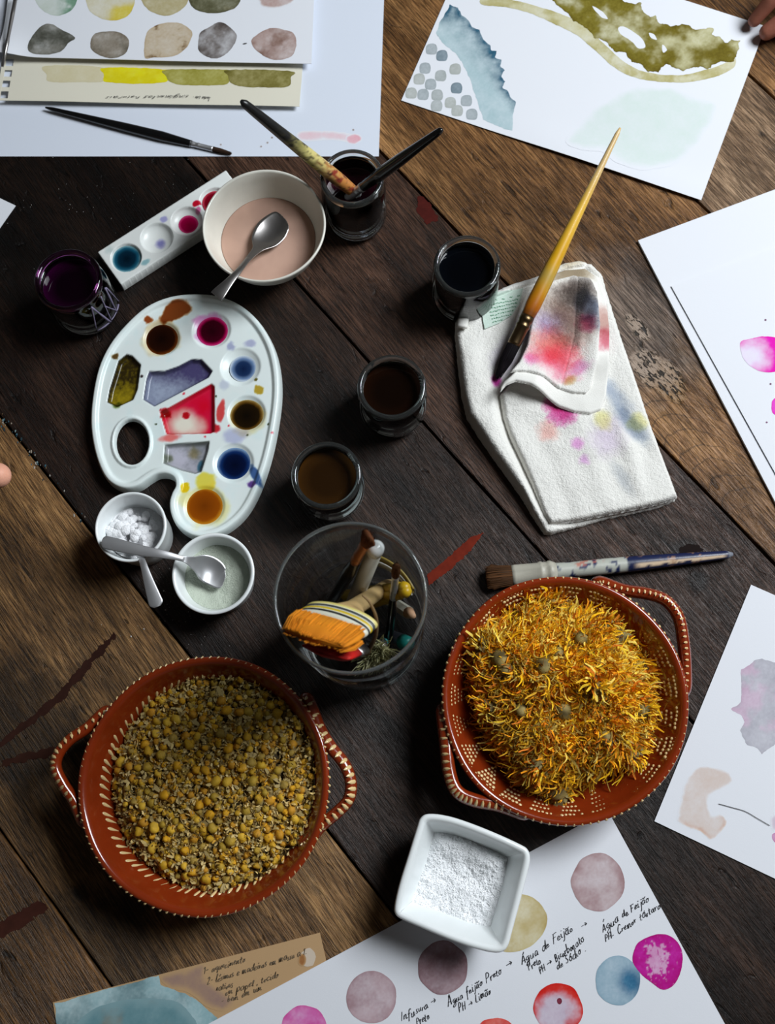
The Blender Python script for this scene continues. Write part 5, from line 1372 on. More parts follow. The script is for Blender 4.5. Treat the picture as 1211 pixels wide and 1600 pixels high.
# ---- tall glass of brushes
hV = .225
cV = A(547, 932.5, hV); rV = px_r(547, 932.5, 241, hV); cV = np.array([cV[0], cV[1], T + .0004])
vase = thing('glass_vase', 'tall clear glass cylinder of brushes between the two clay dishes', 'vase', cV)
tw_ = .0022
pr = [(0, 0), (rV * .86, 0), (rV * .93, .002), (rV * .965, .008), (rV * .985, .06), (rV, hV - .003)]
pi = [(rV - tw_, hV - .003), (rV * .985 - tw_, .06), (rV * .965 - tw_, .016), (rV * .88, .0115), (0, .011)]
mesh('vase_body', *lathe_geo(pr + pi, cV, 96), M['tumbler_glass'], vase)
rim = [(rV - tw_ / 2 + .0013 * math.cos(a), hV - .0016 + .0014 * math.sin(a)) for a in np.linspace(-math.pi / 2, 1.5 * math.pi, 13)]
mesh('vase_rim', *lathe_geo(rim, cV, 128), M['vase_rim'], vase)
def inside(p, margin=.004):
    """keep a point within the glass"""
    p = np.array(p, float); q = p[:2] - cV[:2]; L = np.linalg.norm(q); lim = rV * .965 - tw_ - margin
    if L > lim and p[2] < T + hV - .004: p[:2] = cV[:2] + q * lim / L
    p[2] = max(p[2], T + .0125 + margin); return p
grp = 'brushes and tools in the tall glass'
brush('paintbrush', 'black handled brush with copper ferrule and brown tip leaning in the tall glass', at(578, 837, .233), inside(at(488, 984, .016), .006), .016, .036, .0050, .0036, [(0, .0034), (.12, .0052), (.5, .0046), (1, .0022)], 1,
      (None, M['copper'], M['lacq_v']), dict(tip=(84, 48, 26), hair=(112, 66, 38), handle=hblack), flat=(1.1, .7), group=grp, seed=6, tipshape=.85)
t_ = thing('handle_rod', 'pale grey rod with a white rounded end, in the tall glass beside the copper brush', 'rod', inside(at(516, 985, .014)), grp)
a_, b_ = at(587, 857, .205), inside(at(530, 1000, .014), .008)
mesh('rod_shaft', *loft_geo(a_, b_, [(0, .0058, .0058), (.5, .0062, .0062), (1, .0056, .0056)], 18), mat('grey_plastic', (176, 170, 156), .4), t_)
d_ = (np.array(b_) - np.array(a_)); d_ /= np.linalg.norm(d_)
mesh('end_cap', *loft_geo(np.array(a_) - d_ * .006, np.array(a_) + d_ * .006, [(0, .002, .002), (.1, .0042, .0042), (.3, .0060, .0060), (.6, .0064, .0064), (1, .0060, .0060)], 18), mat('white_gloss', (232, 234, 232), .15), t_)
# wide orange brush
tipc = np.array(at(489, 999, .237)); fec = np.array(at(516, 977, .213)); axw = (fec - tipc) / np.linalg.norm(fec - tipc)
sidew = np.array(at(562, 985, .214)) - np.array(at(452, 966, .214)); sidew -= axw * (sidew @ axw); sidew /= np.linalg.norm(sidew)
endw = tipc + axw * .19
endw = inside(endw, .006)
wide = thing('wide_brush', 'wide flat brush with orange hair and yellow striped ferrule leaning out of the tall glass', 'brush', (*cV[:2], T + .012), grp)
Lw = np.linalg.norm(fec - tipc); hw_ = .0262
mb = MB()
V, F = loft_geo(tipc, fec, [(0, hw_ * .84, .0024), (.15, hw_ * .90, .0048), (.6, hw_ * 1.0, .0062), (1, hw_, .0062)], 64, sidew)
s = ((V - tipc) @ axw) / Lw; u = (V - tipc) @ sidew
V = V - axw * (.0045 * fbm(u * 3, u * 0, .02, 3, 3) * (1 - s))[:, None]
mb.add(V, F, mix(lin((196, 116, 26)), lin((222, 140, 34)), np.clip(s + .5 * fbm(u, s * .01, .003, 3, 2), 0, 1)))
upw = np.cross(sidew, axw)
for k in range(420):
    uu = random.uniform(-1, 1) * hw_; vv = random.choice([-1, 1]) * random.uniform(.004, .0062)
    P = [fec + sidew * uu + upw * vv, (fec + tipc) / 2 + sidew * uu * .98 + upw * vv * 1.02, tipc + sidew * uu * .86 + upw * vv * .45 - axw * random.uniform(-.002, .003) - axw * .0045 * float(fbm(uu * 3, 0, .02, 3, 3))]
    mb.add(*sweep_geo(P, [.00025, .00025, .00012], 4, caps=False), lin((218, 136, 34)) * random.uniform(.6, 1.35))
mb.build('bristles', M['bristle'], wide)
V, F = loft_geo(fec, fec + axw * .022, [(0, hw_ * 1.03, .0072), (.12, hw_ * 1.04, .0076), (.9, hw_ * 1.0, .0076), (1, hw_ * .98, .007)], 40, sidew)
mesh('ferrule', V, F, mat('white_ferrule', (206, 204, 186), .35), wide)
for k, (s0, cl) in enumerate(((.004, (40, 42, 44)), (.009, (206, 178, 40)), (.014, (62, 66, 70)), (.019, (214, 200, 120)))):
    V, F = loft_geo(fec + axw * s0, fec + axw * (s0 + .0022), [(0, hw_ * 1.05, .0082), (1, hw_ * 1.05, .0082)], 40, sidew)
    mesh('stripe', V, F, mat('stripe_paint', cl, .4), wide)
hl = np.linalg.norm(endw - fec - axw * .021)
V, F = loft_geo(fec + axw * .021, endw, [(0, hw_ * .9, .006), (.10, hw_ * .5, .0060), (.2, .0075, .0058), (.9, .0065, .005), (1, .004, .003)], 24, sidew)
mesh('handle', V, F, mat('pale_wood', (196, 164, 112), .5, var=(.01, .15)), wide)
# red flat brush beneath it
tr = np.array(at(492, 1014, .207)); er = inside(at(612, 985, .03), .010); axr = (er - tr) / np.linalg.norm(er - tr)
red = thing('flat_brush', 'flat brush with red hair under the orange brush in the tall glass', 'brush', (*cV[:2], T + .012), grp)
sr = sidew - axr * (sidew @ axr); sr /= np.linalg.norm(sr)
tr = tr + sr * .008
V, F = loft_geo(tr, tr + axr * .032, [(0, .018, .002), (.2, .0185, .005), (1, .017, .0055)], 40, sr)
V = V + axr * (.003 * fbm((V - tr) @ sr * 2, V[:, 2] * 0, .02, 3, 5))[:, None]
mesh('bristles', V, F, mat('red_hair', (196, 22, 14), .6, bump=(.001, .5, .001)), red)
V, F = loft_geo(tr + axr * .031, tr + axr * .052, [(0, .0178, .006), (1, .016, .006)], 32, sr); mesh('ferrule', V, F, M['darksteel'], red)
V, F = loft_geo(tr + axr * .051, er, [(0, .015, .005), (.2, .008, .005), (1, .006, .004)], 20, sr); mesh('handle', V, F, M['black_lacquer'], red)
# small brush, yellow knob sticks, stub, pen, worn brush, stalk
brush('paintbrush', 'small brush with silver ferrule and brown tip upright in the tall glass', inside(at(634, 868, .180), .005), inside(at(604, 1040, .016), .006), .017, .034, .0032, .0028, [(0, .0028), (.2, .0040), (1, .0020)], 1, (None, M['steel'], M['lacq_v']), dict(tip=(74, 46, 26), hair=(104, 66, 40), handle=hblack), group=grp, seed=7, tipshape=.6)
ym = mat('yellow_plastic', (206, 164, 30), .35); 
for lab, a, b in (('yellow knob ended stick resting on the rim side of the tall glass, in front', (650, 918, .150), (516, 962, .020)), ('second yellow knob ended stick behind the front one in the tall glass', (660, 906, .150), (540, 930, .020))):
    a = inside(at(*a), .006); b = inside(at(*b), .006); d_ = (b - a) / np.linalg.norm(b - a)
    t_ = thing('knob_stick', lab, 'stick', b, grp)
    mesh('shaft', *loft_geo(a + d_ * .016, b, [(0, .0046, .0046), (.1, .0052, .0052), (1, .0050, .0050)], 16), mat('olive_yellow', (172, 140, 34), .4), t_)
    mesh('knob', *loft_geo(a, a + d_ * .018, [(0, .0015, .0015), (.08, .0038, .0038), (.3, .0050, .0050), (.5, .0044, .0044), (.56, .0034, .0034), (.64, .0046, .0046), (.85, .0052, .0052), (1, .0048, .0048)], 18), ym, t_)
a_ = inside(at(657, 962, .105), .005); b_ = inside(at(600, 932, .040), .005); d_ = (b_ - a_) / np.linalg.norm(b_ - a_)
t_ = thing('pencil_stub', 'pale pencil stub with a pinkish sharpened end in the tall glass', 'pencil', b_, grp)
mesh('pencil_body', *loft_geo(a_ + d_ * .012, b_, [(0, .0052, .0052), (1, .0052, .0052)], 6), mat('pale_paint', (186, 182, 166), .4), t_, smooth=False)
mesh('sharpened_end', *loft_geo(a_, a_ + d_ * .012, [(0, .002, .002), (1, .0050, .0050)], 12), mat('pink_wood', (200, 156, 122), .6), t_)
a_ = inside(at(645, 1008, .075), .005); b_ = inside(at(585, 986, .030), .005); d_ = (b_ - a_) / np.linalg.norm(b_ - a_)
t_ = thing('marker_pen', 'dark pen with a teal end low in the tall glass', 'pen', b_, grp)
mesh('pen_body', *loft_geo(a_ + d_ * .010, b_, [(0, .0062, .0062), (1, .0058, .0058)], 16), mat('dark_plastic', (30, 32, 38), .3), t_)
mesh('pen_cap', *loft_geo(a_, a_ + d_ * .011, [(0, .003, .003), (.15, .0058, .0058), (1, .0064, .0064)], 16), mat('teal_plastic', (40, 150, 140), .35), t_)
a_ = np.array(inside(at(585, 1030, .125), .008)); b_ = inside(at(606, 985, .030), .006); d_ = (b_ - a_) / np.linalg.norm(b_ - a_)
t_ = thing('worn_brush', 'worn brush with splayed grey green hair at the front of the tall glass', 'brush', b_, grp)
mb = MB()
for k in range(260):
    an = random.uniform(0, 6.283); q = math.sqrt(random.random()); o0 = np.array([math.cos(an), math.sin(an), 0]) * q
    o1 = o0 * .017 + RNG.normal(size=3) * .005
    P = catmull([a_ + d_ * .034 + o0 * .0045, a_ + d_ * .02 + o0 * .009 + RNG.normal(size=3) * .002, inside(a_ + o1, .002)], 3)
    mb.add(*sweep_geo(P, .00030, 4, caps=False), lin(random.choice([(190, 184, 138), (160, 156, 112), (126, 120, 84), (206, 200, 160)])))
mb.build('bristles', M['bristle'], t_)
mesh('ferrule', *loft_geo(a_ + d_ * .033, a_ + d_ * .05, [(0, .0058, .0058), (1, .0052, .0052)], 16), M['darksteel'], t_)
mesh('handle', *loft_geo(a_ + d_ * .049, b_, [(0, .005, .005), (1, .004, .004)], 14), mat('teal_handle', (52, 128, 124), .4), t_)
P = catmull(np.array([inside(at(*p), .003) for p in ((566, 930, .200), (578, 942, .198), (588, 966, .19), (587, 992, .175), (578, 1012, .15), (574, 1022, .12))]), 6)
tag(mesh('dry_stalk', *sweep_geo(P, np.linspace(.0008, .0020, len(P)), 6), mat('dry_stalk', (122, 96, 60), .7)), 'thin curved brown stalk arching in the tall glass', 'stalk', grp)
# solid strips added for the white and olive arcs at the glass's back wall
for nm, lab, z0, z1, rgb, a0, a1 in (('curved_strip', 'curved white strip added along the far wall of the tall glass', .098, .118, (214, 212, 202), .35, 1.25), ('curved_strip', 'curved olive strip added above the white strip in the tall glass', .124, .142, (140, 118, 48), .30, 1.15)):
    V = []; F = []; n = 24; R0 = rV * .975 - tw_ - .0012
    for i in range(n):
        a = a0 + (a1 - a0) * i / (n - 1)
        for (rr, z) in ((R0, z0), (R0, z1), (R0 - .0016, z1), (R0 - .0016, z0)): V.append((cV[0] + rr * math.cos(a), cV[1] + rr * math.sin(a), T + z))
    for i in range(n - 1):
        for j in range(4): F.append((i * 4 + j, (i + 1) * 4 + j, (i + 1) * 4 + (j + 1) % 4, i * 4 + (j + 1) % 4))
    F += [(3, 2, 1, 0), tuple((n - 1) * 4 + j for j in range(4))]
    tag(mesh(nm, V, F, mat('strip_tone', rgb, .4)), lab, 'strip', grp)
# ------------------------------------------------------------------ folded towel
M['terry'] = mat('terry_cloth', rough=.95, vcol=True, spec=.1, sheen=.3, bump=(.0013, .8, .0011))
M['weave'] = mat('woven_hem', rough=.9, vcol=True, spec=.1, bump=(.0008, .6, .0006))
WHITE = lin((234, 232, 226))
def tst(c, x, y, px, py, rpx, col, k=1.0, soft=.7, asp=1.0, rot=0.0, h=.024, seed=0):  # stains in the cloth, with grey shadows painted in among them
    p = A(px, py, h)[:2]; R = rpx / 1720.0; dx, dy = x - p[0], y - p[1]
    u = dx * math.cos(rot) + dy * math.sin(rot); v = (-dx * math.sin(rot) + dy * math.cos(rot)) * asp
    q = np.hypot(u, v) / R + .35 * fbm(x, y, R * .8, 4, seed) + .12 * fbm(x, y, .0016, 2, seed + 1)
    return c * np.power(np.clip(lin(col) / WHITE, .01, 1), np.clip(sstep(1, 1 - soft, q) * k, 0, 1.2)[:, None])
pile = lambda x, y: .00042 * fbm(x, y, .0017, 2, 31) + .0002 * np.sin(x * 2200) * np.sin(y * 2200)
L1 = apts([(712, 480), (722, 474), (738, 472), (752, 462), (776, 452), (800, 441), (826, 434), (850, 425), (866, 415), (882, 409), (905, 405), (926, 410), (944, 428), (952, 456), (968, 505), (985, 558), (1004, 615), (1022, 668), (1042, 722), (1060, 770), (1058, 780), (1030, 791), (990, 800), (950, 808), (910, 820), (862, 833), (852, 832), (838, 812), (816, 775), (795, 745), (768, 708), (746, 676), (730, 650), (722, 618), (716, 570), (711, 520)], .010)[:, :2]
topE = apts([(712, 480), (752, 462), (800, 441), (850, 425), (882, 409), (905, 405)], .012)[:, :2]
def dpoly(x, y, P):
    best = np.full(len(x), 1e9)
    for a, b in zip(P[:-1], P[1:]):
        e = b - a; t = np.clip(((x - a[0]) * e[0] + (y - a[1]) * e[1]) / (e @ e), 0, 1)
        best = np.minimum(best, np.hypot(x - a[0] - t * e[0], y - a[1] - t * e[1]))
    return best
L2 = apts([(782, 612), (797, 596), (850, 560), (895, 480), (920, 420), (942, 428), (952, 458), (968, 505), (986, 558), (1005, 615), (1023, 668), (1043, 722), (1063, 774), (1040, 783), (1000, 792), (960, 800), (910, 810), (860, 817), (850, 800), (834, 760), (818, 722), (800, 684), (788, 650)], .020)[:, :2]
def rnd(d, r): q = np.clip(d / r, 0, 1); return np.sqrt(q * (2 - q))
def t1_base(x, y):
    D2 = sdf(np.column_stack([x, y]), L2)
    fold = dpoly(x, y, apts([(735, 560), (742, 640), (790, 720), (850, 810)], .012)[:, :2])
    h = .0120 + .0050 * np.exp(-(fold / .014) ** 2) + .0022 * fbm(x, y, .045, 3, 12) - .0062 * sstep(-.008, .0, D2)
    de = dpoly(x, y, topE); h = h + .0020 * sstep(.009, .007, de) - .0012 * np.exp(-((de - .0085) / .0012) ** 2)
    tuck = dpoly(x, y, apts([(790, 520), (765, 600), (772, 660)], .012)[:, :2])
    return h + .003 * np.exp(-(tuck / .010) ** 2)
t1h = lambda x, y, d: T + .0006 + t1_base(x, y) * rnd(d, .007) + pile(x, y) * sstep(0, .004, d)
def t1c(x, y, d):
    c = np.tile(WHITE, (len(x), 1))
    c = tst(c, x, y, 790, 560, 50, (206, 196, 216), .7, .9, 1.6, 1.1, .014, 1)
    c = tst(c, x, y, 775, 595, 12, (190, 60, 150), 1.0, .8, 1, 0, .014, 2)
    c = tst(c, x, y, 820, 510, 40, (190, 176, 214), .8, .9, 1.6, .9, .014, 3)
    c = tst(c, x, y, 890, 412, 30, (206, 186, 150), .6, .9, 2, .2, .014, 4)
    return c
towel = thing('towel', 'folded white terry towel stained pink and blue, with one corner turned back', 'towel', (*L1.mean(0), T + .0006))
field('lower_fold', L1, t1h, t1c, .0010, M['terry'], towel, wob=lambda x, y: .0005 * fbm(x, y, .003, 3, 2))
z2 = .0080
def t2_base(x, y):
    h = .0095 + .0018 * fbm(x, y, .04, 3, 17)
    for P, a, w_ in (([(955, 590), (975, 650), (1010, 700)], -.0022, .008), ([(900, 650), (930, 720), (950, 780)], .0016, .010), ([(800, 620), (860, 640), (930, 640)], .0015, .012), ([(930, 560), (965, 640), (990, 720), (1000, 760)], .0020, .007), ([(830, 660), (870, 740), (890, 800)], -.0012, .009), ([(870, 690), (930, 700), (1000, 690)], .0012, .008)):
        h = h + a * np.exp(-(dpoly(x, y, apts(P, .022)[:, :2]) / w_) ** 2)
    return h
t2h = lambda x, y, d: T + z2 + t2_base(x, y) * rnd(d, .0045) + pile(x, y) * sstep(0, .004, d)
def t2c(x, y, d):
    c = np.tile(WHITE, (len(x), 1))
    c = tst(c, x, y, 884, 643, 32, (206, 70, 140), 1.0, .8, 1.3, .5, seed=5)
    c = tst(c, x, y, 868, 628, 22, (180, 40, 100), .7, .8, seed=6)
    c = tst(c, x, y, 858, 672, 24, (240, 180, 170), .8, .8, seed=7); c = tst(c, x, y, 905, 690, 15, (222, 150, 210), .8, .8, seed=8)
    c = tst(c, x, y, 915, 716, 11, (214, 150, 214), .6, .8, seed=9)
    c = tst(c, x, y, 962, 612, 55, (150, 160, 176), .8, .9, 2.4, -1.0, seed=10); c = tst(c, x, y, 985, 655, 60, (130, 142, 160), .8, .9, 3.4, -1.0, seed=11)
    c = tst(c, x, y, 998, 655, 20, (226, 220, 160), .9, .7, seed=12); c = tst(c, x, y, 945, 655, 22, (222, 216, 150), .8, .8, seed=13)
    c = tst(c, x, y, 975, 745, 40, (176, 180, 184), .6, .9, 3, -1.2, seed=14); c = tst(c, x, y, 955, 680, 45, (196, 176, 206), .5, .9, seed=15)
    return c
field('upper_fold', L2, t2h, t2c, .0010, M['terry'], towel, wob=lambda x, y: .0004 * fbm(x, y, .003, 3, 5), bottom=lambda x, y, d: np.full(len(x), T + z2))
# turned-back corner: woven border below, stained terry with painted grey shadow above
FA = apts([(781, 606), (786, 597), (798, 588), (822, 560), (834, 500), (842, 440), (858, 420), (886, 410), (918, 408), (940, 424), (952, 455), (957, 505), (957, 560), (952, 610), (944, 632), (926, 639), (902, 636), (876, 627), (850, 612), (826, 601), (805, 597), (790, 603), (782, 612)], .036)[:, :2]
pA = np.array(at(806, 594, .04))[:2]
def arch(x, y):
    q = np.column_stack([x, y]) - pA; e = np.array([.93, -.36]); u = q @ e; v = q @ np.array([.36, .93])
    return .017 * np.exp(-(np.maximum(np.abs(u - .006) - .010, 0) / .016) ** 2) * np.exp(-(np.maximum(v, 0) / .030) ** 2)
fa0 = lambda x, y: .0190 + .0012 * fbm(x, y, .03, 3, 41) + arch(x, y) + .004 * np.exp(-(dpoly(x, y, apts([(918, 440), (935, 500), (930, 560)], .03)[:, :2]) / .010) ** 2)
rag = lambda x, y, a, w_, P: a * np.exp(-(dpoly(x, y, apts(P, .03)[:, :2]) / w_) ** 2)
def fac(x, y, d):
    c = np.tile(WHITE, (len(x), 1))
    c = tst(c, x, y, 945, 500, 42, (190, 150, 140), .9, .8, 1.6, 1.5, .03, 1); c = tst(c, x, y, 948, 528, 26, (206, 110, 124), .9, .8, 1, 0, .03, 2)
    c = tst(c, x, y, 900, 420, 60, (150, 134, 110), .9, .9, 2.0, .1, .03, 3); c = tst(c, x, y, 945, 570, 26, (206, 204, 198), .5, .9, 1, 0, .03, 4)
    return c
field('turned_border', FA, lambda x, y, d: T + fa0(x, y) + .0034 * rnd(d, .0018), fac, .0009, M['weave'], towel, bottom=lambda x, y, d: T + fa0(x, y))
FB = apts([(797, 582), (812, 562), (826, 530), (836, 480), (846, 440), (868, 426), (900, 418), (926, 424), (938, 446), (942, 500), (938, 556), (928, 596), (920, 606), (900, 605), (876, 598), (852, 586), (826, 580), (808, 580)], .040)[:, :2]
def fb0(x, y): return fa0(x, y) + .0036 + rag(x, y, .004, .006, [(905, 440), (900, 520), (890, 590)]) * 0
def fbc(x, y, d):
    c = np.tile(WHITE, (len(x), 1))
    for a in ((866, 535, 50, (226, 120, 112), .9, .9, 1.0), (880, 562, 40, (226, 110, 136), .8, .9, 1.0), (846, 558, 34, (236, 140, 160), .8, .95, 1.0), (855, 500, 40, (190, 176, 214), .9, .9, 1.0), (870, 470, 60, (166, 150, 140), .8, .9, 1.3),
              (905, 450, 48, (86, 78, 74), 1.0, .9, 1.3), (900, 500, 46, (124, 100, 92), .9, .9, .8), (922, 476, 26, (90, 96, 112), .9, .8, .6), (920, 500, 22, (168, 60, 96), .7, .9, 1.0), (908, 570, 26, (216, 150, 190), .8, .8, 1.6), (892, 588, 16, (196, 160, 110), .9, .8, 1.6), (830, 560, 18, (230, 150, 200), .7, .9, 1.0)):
        c = tst(c, x, y, a[0], a[1], a[2], a[3], a[4], a[5], a[6], .3, .034, int(a[0]))
    return c
hem = apts([(905, 425), (899, 520), (878, 600)], .034)[:, :2]
def fbh(x, y, d):
    dh = dpoly(x, y, hem)
    right = sstep(-.0005, .0005, (x - np.interp(-y, -hem[:, 1], hem[:, 0])))
    return T + fb0(x, y) + .0034 * rnd(d, .002) - .0012 * np.exp(-(dh / .0008) ** 2) - .0006 * right + pile(x, y) * (1 - right) * sstep(0, .003, d) + .0025 * np.exp(-(dpoly(x, y, apts([(925, 440), (912, 470), (908, 530)], .034)[:, :2]) / .004) ** 2)
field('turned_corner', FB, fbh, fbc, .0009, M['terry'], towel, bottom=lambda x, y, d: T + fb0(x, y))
# care label on the hem with its faded green print
LB = apts([(754, 463), (818, 449), (812, 474), (800, 492), (780, 505), (757, 514), (753, 490)], .014)[:, :2]
lbh = lambda x, y: .0006 + t1_base(x, y) + .0012 + .0005 * fbm(x, y, .01, 2, 3)
lab = field('care_label', LB, lambda x, y, d: T + lbh(x, y), lambda x, y, d: np.tile(lin((206, 224, 212)), (len(x), 1)) * (1 + .05 * fbm(x, y, .004, 3, 2))[:, None], .0007, M['weave'], towel, bottom=lambda x, y, d: T + lbh(x, y) - .0004)
gm = mat('faded_green_print', (110, 176, 140), .8)
gb = MB(); o_ = np.array(at(756, 470, .0145))[:2]; ex = np.array(at(816, 456, .0145))[:2] - o_; wl = np.linalg.norm(ex); ex /= wl; ey = np.array([ex[1], -ex[0]])
for row in range(7):
    u = .0025
    lim = wl * (1 - .07 * row) - .003
    while u < lim:
        st = random.uniform(.0006, .0022)
        if row == 0: st = .0026
        n_ = 5; P = []
        for k in range(n_):
            q = o_ + ex * (u + st * k / (n_ - 1)) + ey * (.0026 + row * .0034 + random.uniform(-.0007, .0007))
            P.append((*q, T + float(lbh(np.array([q[0]]), np.array([q[1]]))[0]) + .0003))
        if sdf(np.array([[P[2][0], P[2][1]]]), LB)[0] > .001: gb.add(*sweep_geo(np.array(P), .00032, 4))
        u += st + random.uniform(.0006, .0012) + (.004 if row == 0 else 0)
gb.build('printed_lines', gm, lab)
# rolled hem end at the upper left
P = catmull(np.array([at(727, 478, .0175), at(725, 492, .018), at(722, 512, .0165)]), 5)
mesh('rolled_hem', *sweep_geo(P, .0052, 12, .7), M['weave'], towel, col=np.tile(WHITE, (len(P) * 12, 1)))
# ------------------------------------------------------------------ clay dishes with dried flowers
def clay_dish(label, cx, cy, wpx, h, handles, tr):
    c = A(cx, cy, h); r = px_r(cx, cy, wpx, h); c = np.array([c[0], c[1], T + .0006])
    t = thing('clay_dish', label, 'dish', c, 'glazed clay dishes')
    prof = [(0, .0012), (r * .55, .0012), (r * .57, 0), (r * .62, 0), (r * .64, .002), (r * .78, .018), (r * .93, h * .8), (r * .985, h * .93), (r, h * .97), (r * .995, h), (r * .975, h * 1.015), (r * .95, h * 1.0), (r * .93, h * .94), (r * .80, h * .52), (r * .69, .017), (r * .62, .0105), (r * .5, .009), (0, .009)]
    mesh('dish_body', *lathe_geo(prof, c, 160, wob=lambda th: 1 + .006 * np.sin(3 * th + cx) + .003 * np.sin(7 * th)), M['clay'], t)
    hp = []
    for pts in handles:
        Q = apts(pts, h * .93); e0 = Q[0] + (c - Q[0]) / np.linalg.norm(c[:2] - Q[0][:2]) * .004; e1 = Q[-1] + (c - Q[-1]) / np.linalg.norm(c[:2] - Q[-1][:2]) * .004
        P = catmull(np.concatenate([[e0], Q, [e1]]), 8)
        P[:, 2] = T + h * (.62 + .30 * np.sin(np.linspace(0, math.pi, len(P))).clip(0) ** .5)
        rad = tr * (1 + .15 * np.abs(np.linspace(-1, 1, len(P))) ** 2)
        mesh('handle', *sweep_geo(P, rad, 16, 1.15), M['clay'], t); hp.append(P)
    return t, c, r, prof, hp
def tear(mb, p, u, L, w_, nrm=(0, 0, 1), hgt=.0006):
    """raised teardrop of slip, round end first"""
    u = np.asarray(u, float); u /= np.linalg.norm(u); nrm = np.asarray(nrm, float); v = np.cross(nrm, u); v /= np.linalg.norm(v); nrm = np.cross(u, v)
    out = [(0, .0), (.08, .7), (.25, 1), (.5, .75), (.8, .35), (1, 0)]
    ring = [(s, q) for s, q in out] + [(s, -q) for s, q in out[-2:0:-1]]
    V = [p + u * (s * L) + v * (q * w_) - nrm * .0003 for s, q in ring] + [p + u * (s * L * .8 + .06 * L) + v * (q * w_ * .55) + nrm * hgt for s, q in ring]
    n = len(ring); F = [(i, (i + 1) % n, n + (i + 1) % n, n + i) for i in range(n)] + [tuple(range(n, 2 * n))]
    mb.add(V, F)
def dot(mb, p, nrm, s):
    nrm = np.asarray(nrm, float) / np.linalg.norm(nrm); a = np.cross(nrm, [.3, .9, .1]); a /= np.linalg.norm(a); b = np.cross(nrm, a)
    th = np.arange(7) * 2 * math.pi / 7; sx = s * random.uniform(.85, 1.2)
    V = [p + a * (sx * math.cos(k)) + b * (s * math.sin(k)) - nrm * .0003 for k in th] + [p + a * (sx * .62 * math.cos(k)) + b * (s * .62 * math.sin(k)) + nrm * s * .32 for k in th] + [p + nrm * s * .42]
    F = [(i, (i + 1) % 7, 7 + (i + 1) % 7, 7 + i) for i in range(7)] + [(7 + i, 7 + (i + 1) % 7, 14) for i in range(7)]
    mb.add(V, F)
hD = .055
dL, cL, rL, prL, hL = clay_dish('glazed clay dish of dried chamomile with feather strokes of slip on its wall', 319, 1224, 393, hD,
    [[(160, 1112), (136, 1136), (108, 1156), (91, 1178), (87, 1200), (98, 1226), (114, 1252), (126, 1284)], [(480, 1092), (498, 1136), (516, 1166), (538, 1194), (548, 1222), (545, 1248), (528, 1268), (502, 1290), (478, 1318)]], .0048)
dR, cR, rR, prR, hR = clay_dish('glazed clay dish of dried calendula with dotted triangles of slip on its wall', 882, 1090.5, 386, hD,
    [[(940, 908), (975, 921), (1010, 927), (1040, 938), (1060, 964), (1068, 1000), (1072, 1036), (1073, 1075)], [(692, 1110), (697, 1160), (702, 1206), (714, 1236), (740, 1250), (780, 1258), (820, 1271)]], .0052)
inner = lambda pr: (np.array([p[0] for p in pr[12:17]])[::-1], np.array([p[1] for p in pr[12:17]])[::-1])
# left dish: rim dashes, feather strokes
mb = MB()
for k in range(104):
    a = 2 * math.pi * k / 104 + random.uniform(-.01, .01)
    e = np.array([math.cos(a), math.sin(a), 0]); p = cL + e * (rL * 1.004) + [0, 0, hD * .982]
    tear(mb, p, e * -.5 + np.array([-e[1], e[0], 0]) * .45 + [0, 0, .5], .0036, .0010, e * .6 + [0, 0, .8], .0003)
for P in hL:
    for i in range(4, len(P) - 4, 3):
        tn = P[i + 1] - P[i - 1]; tn /= np.linalg.norm(tn); o = np.cross(tn, [0, 0, 1]); o *= 1 if o @ (P[i] - cL) > 0 else -1
        q = P[i] + o * .0044 + np.array([0, 0, .0018]); tear(mb, q, -o * .7 + np.array([0, 0, .7]), .0092, .0024, o * .75 + np.array([0, 0, .65]), .0007)
tag(mb.build('rim_dashes', M['slip'], dL), kind='stuff')
mb = MB(); ri_, zi_ = inner(prL)
for k in range(78):
    a = 2 * math.pi * k / 78 + random.uniform(-.012, .012)
    e = np.array([math.cos(a), math.sin(a), 0]); tg = np.array([-e[1], e[0], 0])
    r0 = rL * (.865 + random.uniform(-.006, .006)); z0 = np.interp(r0, ri_, zi_); r1 = r0 - .009; z1 = np.interp(r1, ri_, zi_)
    p0 = cL + e * r0 + [0, 0, z0]; p1 = cL + e * r1 + tg * .009 * (1 if k else 1) + [0, 0, z1]
    tear(mb, p0, p1 - p0, .0125, .0015, np.array([-e[0], -e[1], 1.0]), .0005)
tag(mb.build('feather_strokes', M['slip'], dL), kind='stuff')
# right dish: dotted triangles and rim teeth
mb = MB(); ri_, zi_ = inner(prR)
NG = 23
for g in range(NG):
    a0 = 2 * math.pi * g / NG
    for row in range(7):
        q = .945 - row * .029; cnt = 7 - row
        for j in range(cnt):
            if random.random() < .03: continue
            a = a0 + (j - (cnt - 1) / 2) * .0335 * (.97 + .06 * random.random()) / q * .95
            r_ = rR * (q + random.uniform(-.003, .003)); z = np.interp(r_, ri_, zi_)
            slope = np.interp(r_ + .002, ri_, zi_) - np.interp(r_ - .002, ri_, zi_)
            e = np.array([math.cos(a), math.sin(a), 0]); nr = np.array([-e[0] * slope, -e[1] * slope, .004])
            dot(mb, cR + e * r_ + [0, 0, z], nr, random.uniform(.00125, .00160))
tag(mb.build('slip_dots', M['slip'], dR), kind='stuff')
mb = MB()
for k in range(96):
    a = 2 * math.pi * k / 96
    e = np.array([math.cos(a), math.sin(a), 0]); p = cR + e * (rR * 1.003) + [0, 0, hD * .970]
    tear(mb, p, -e * .4 + np.array([0, 0, .6]), .0036, .0015, e * .8 + [0, 0, .5], .0003)
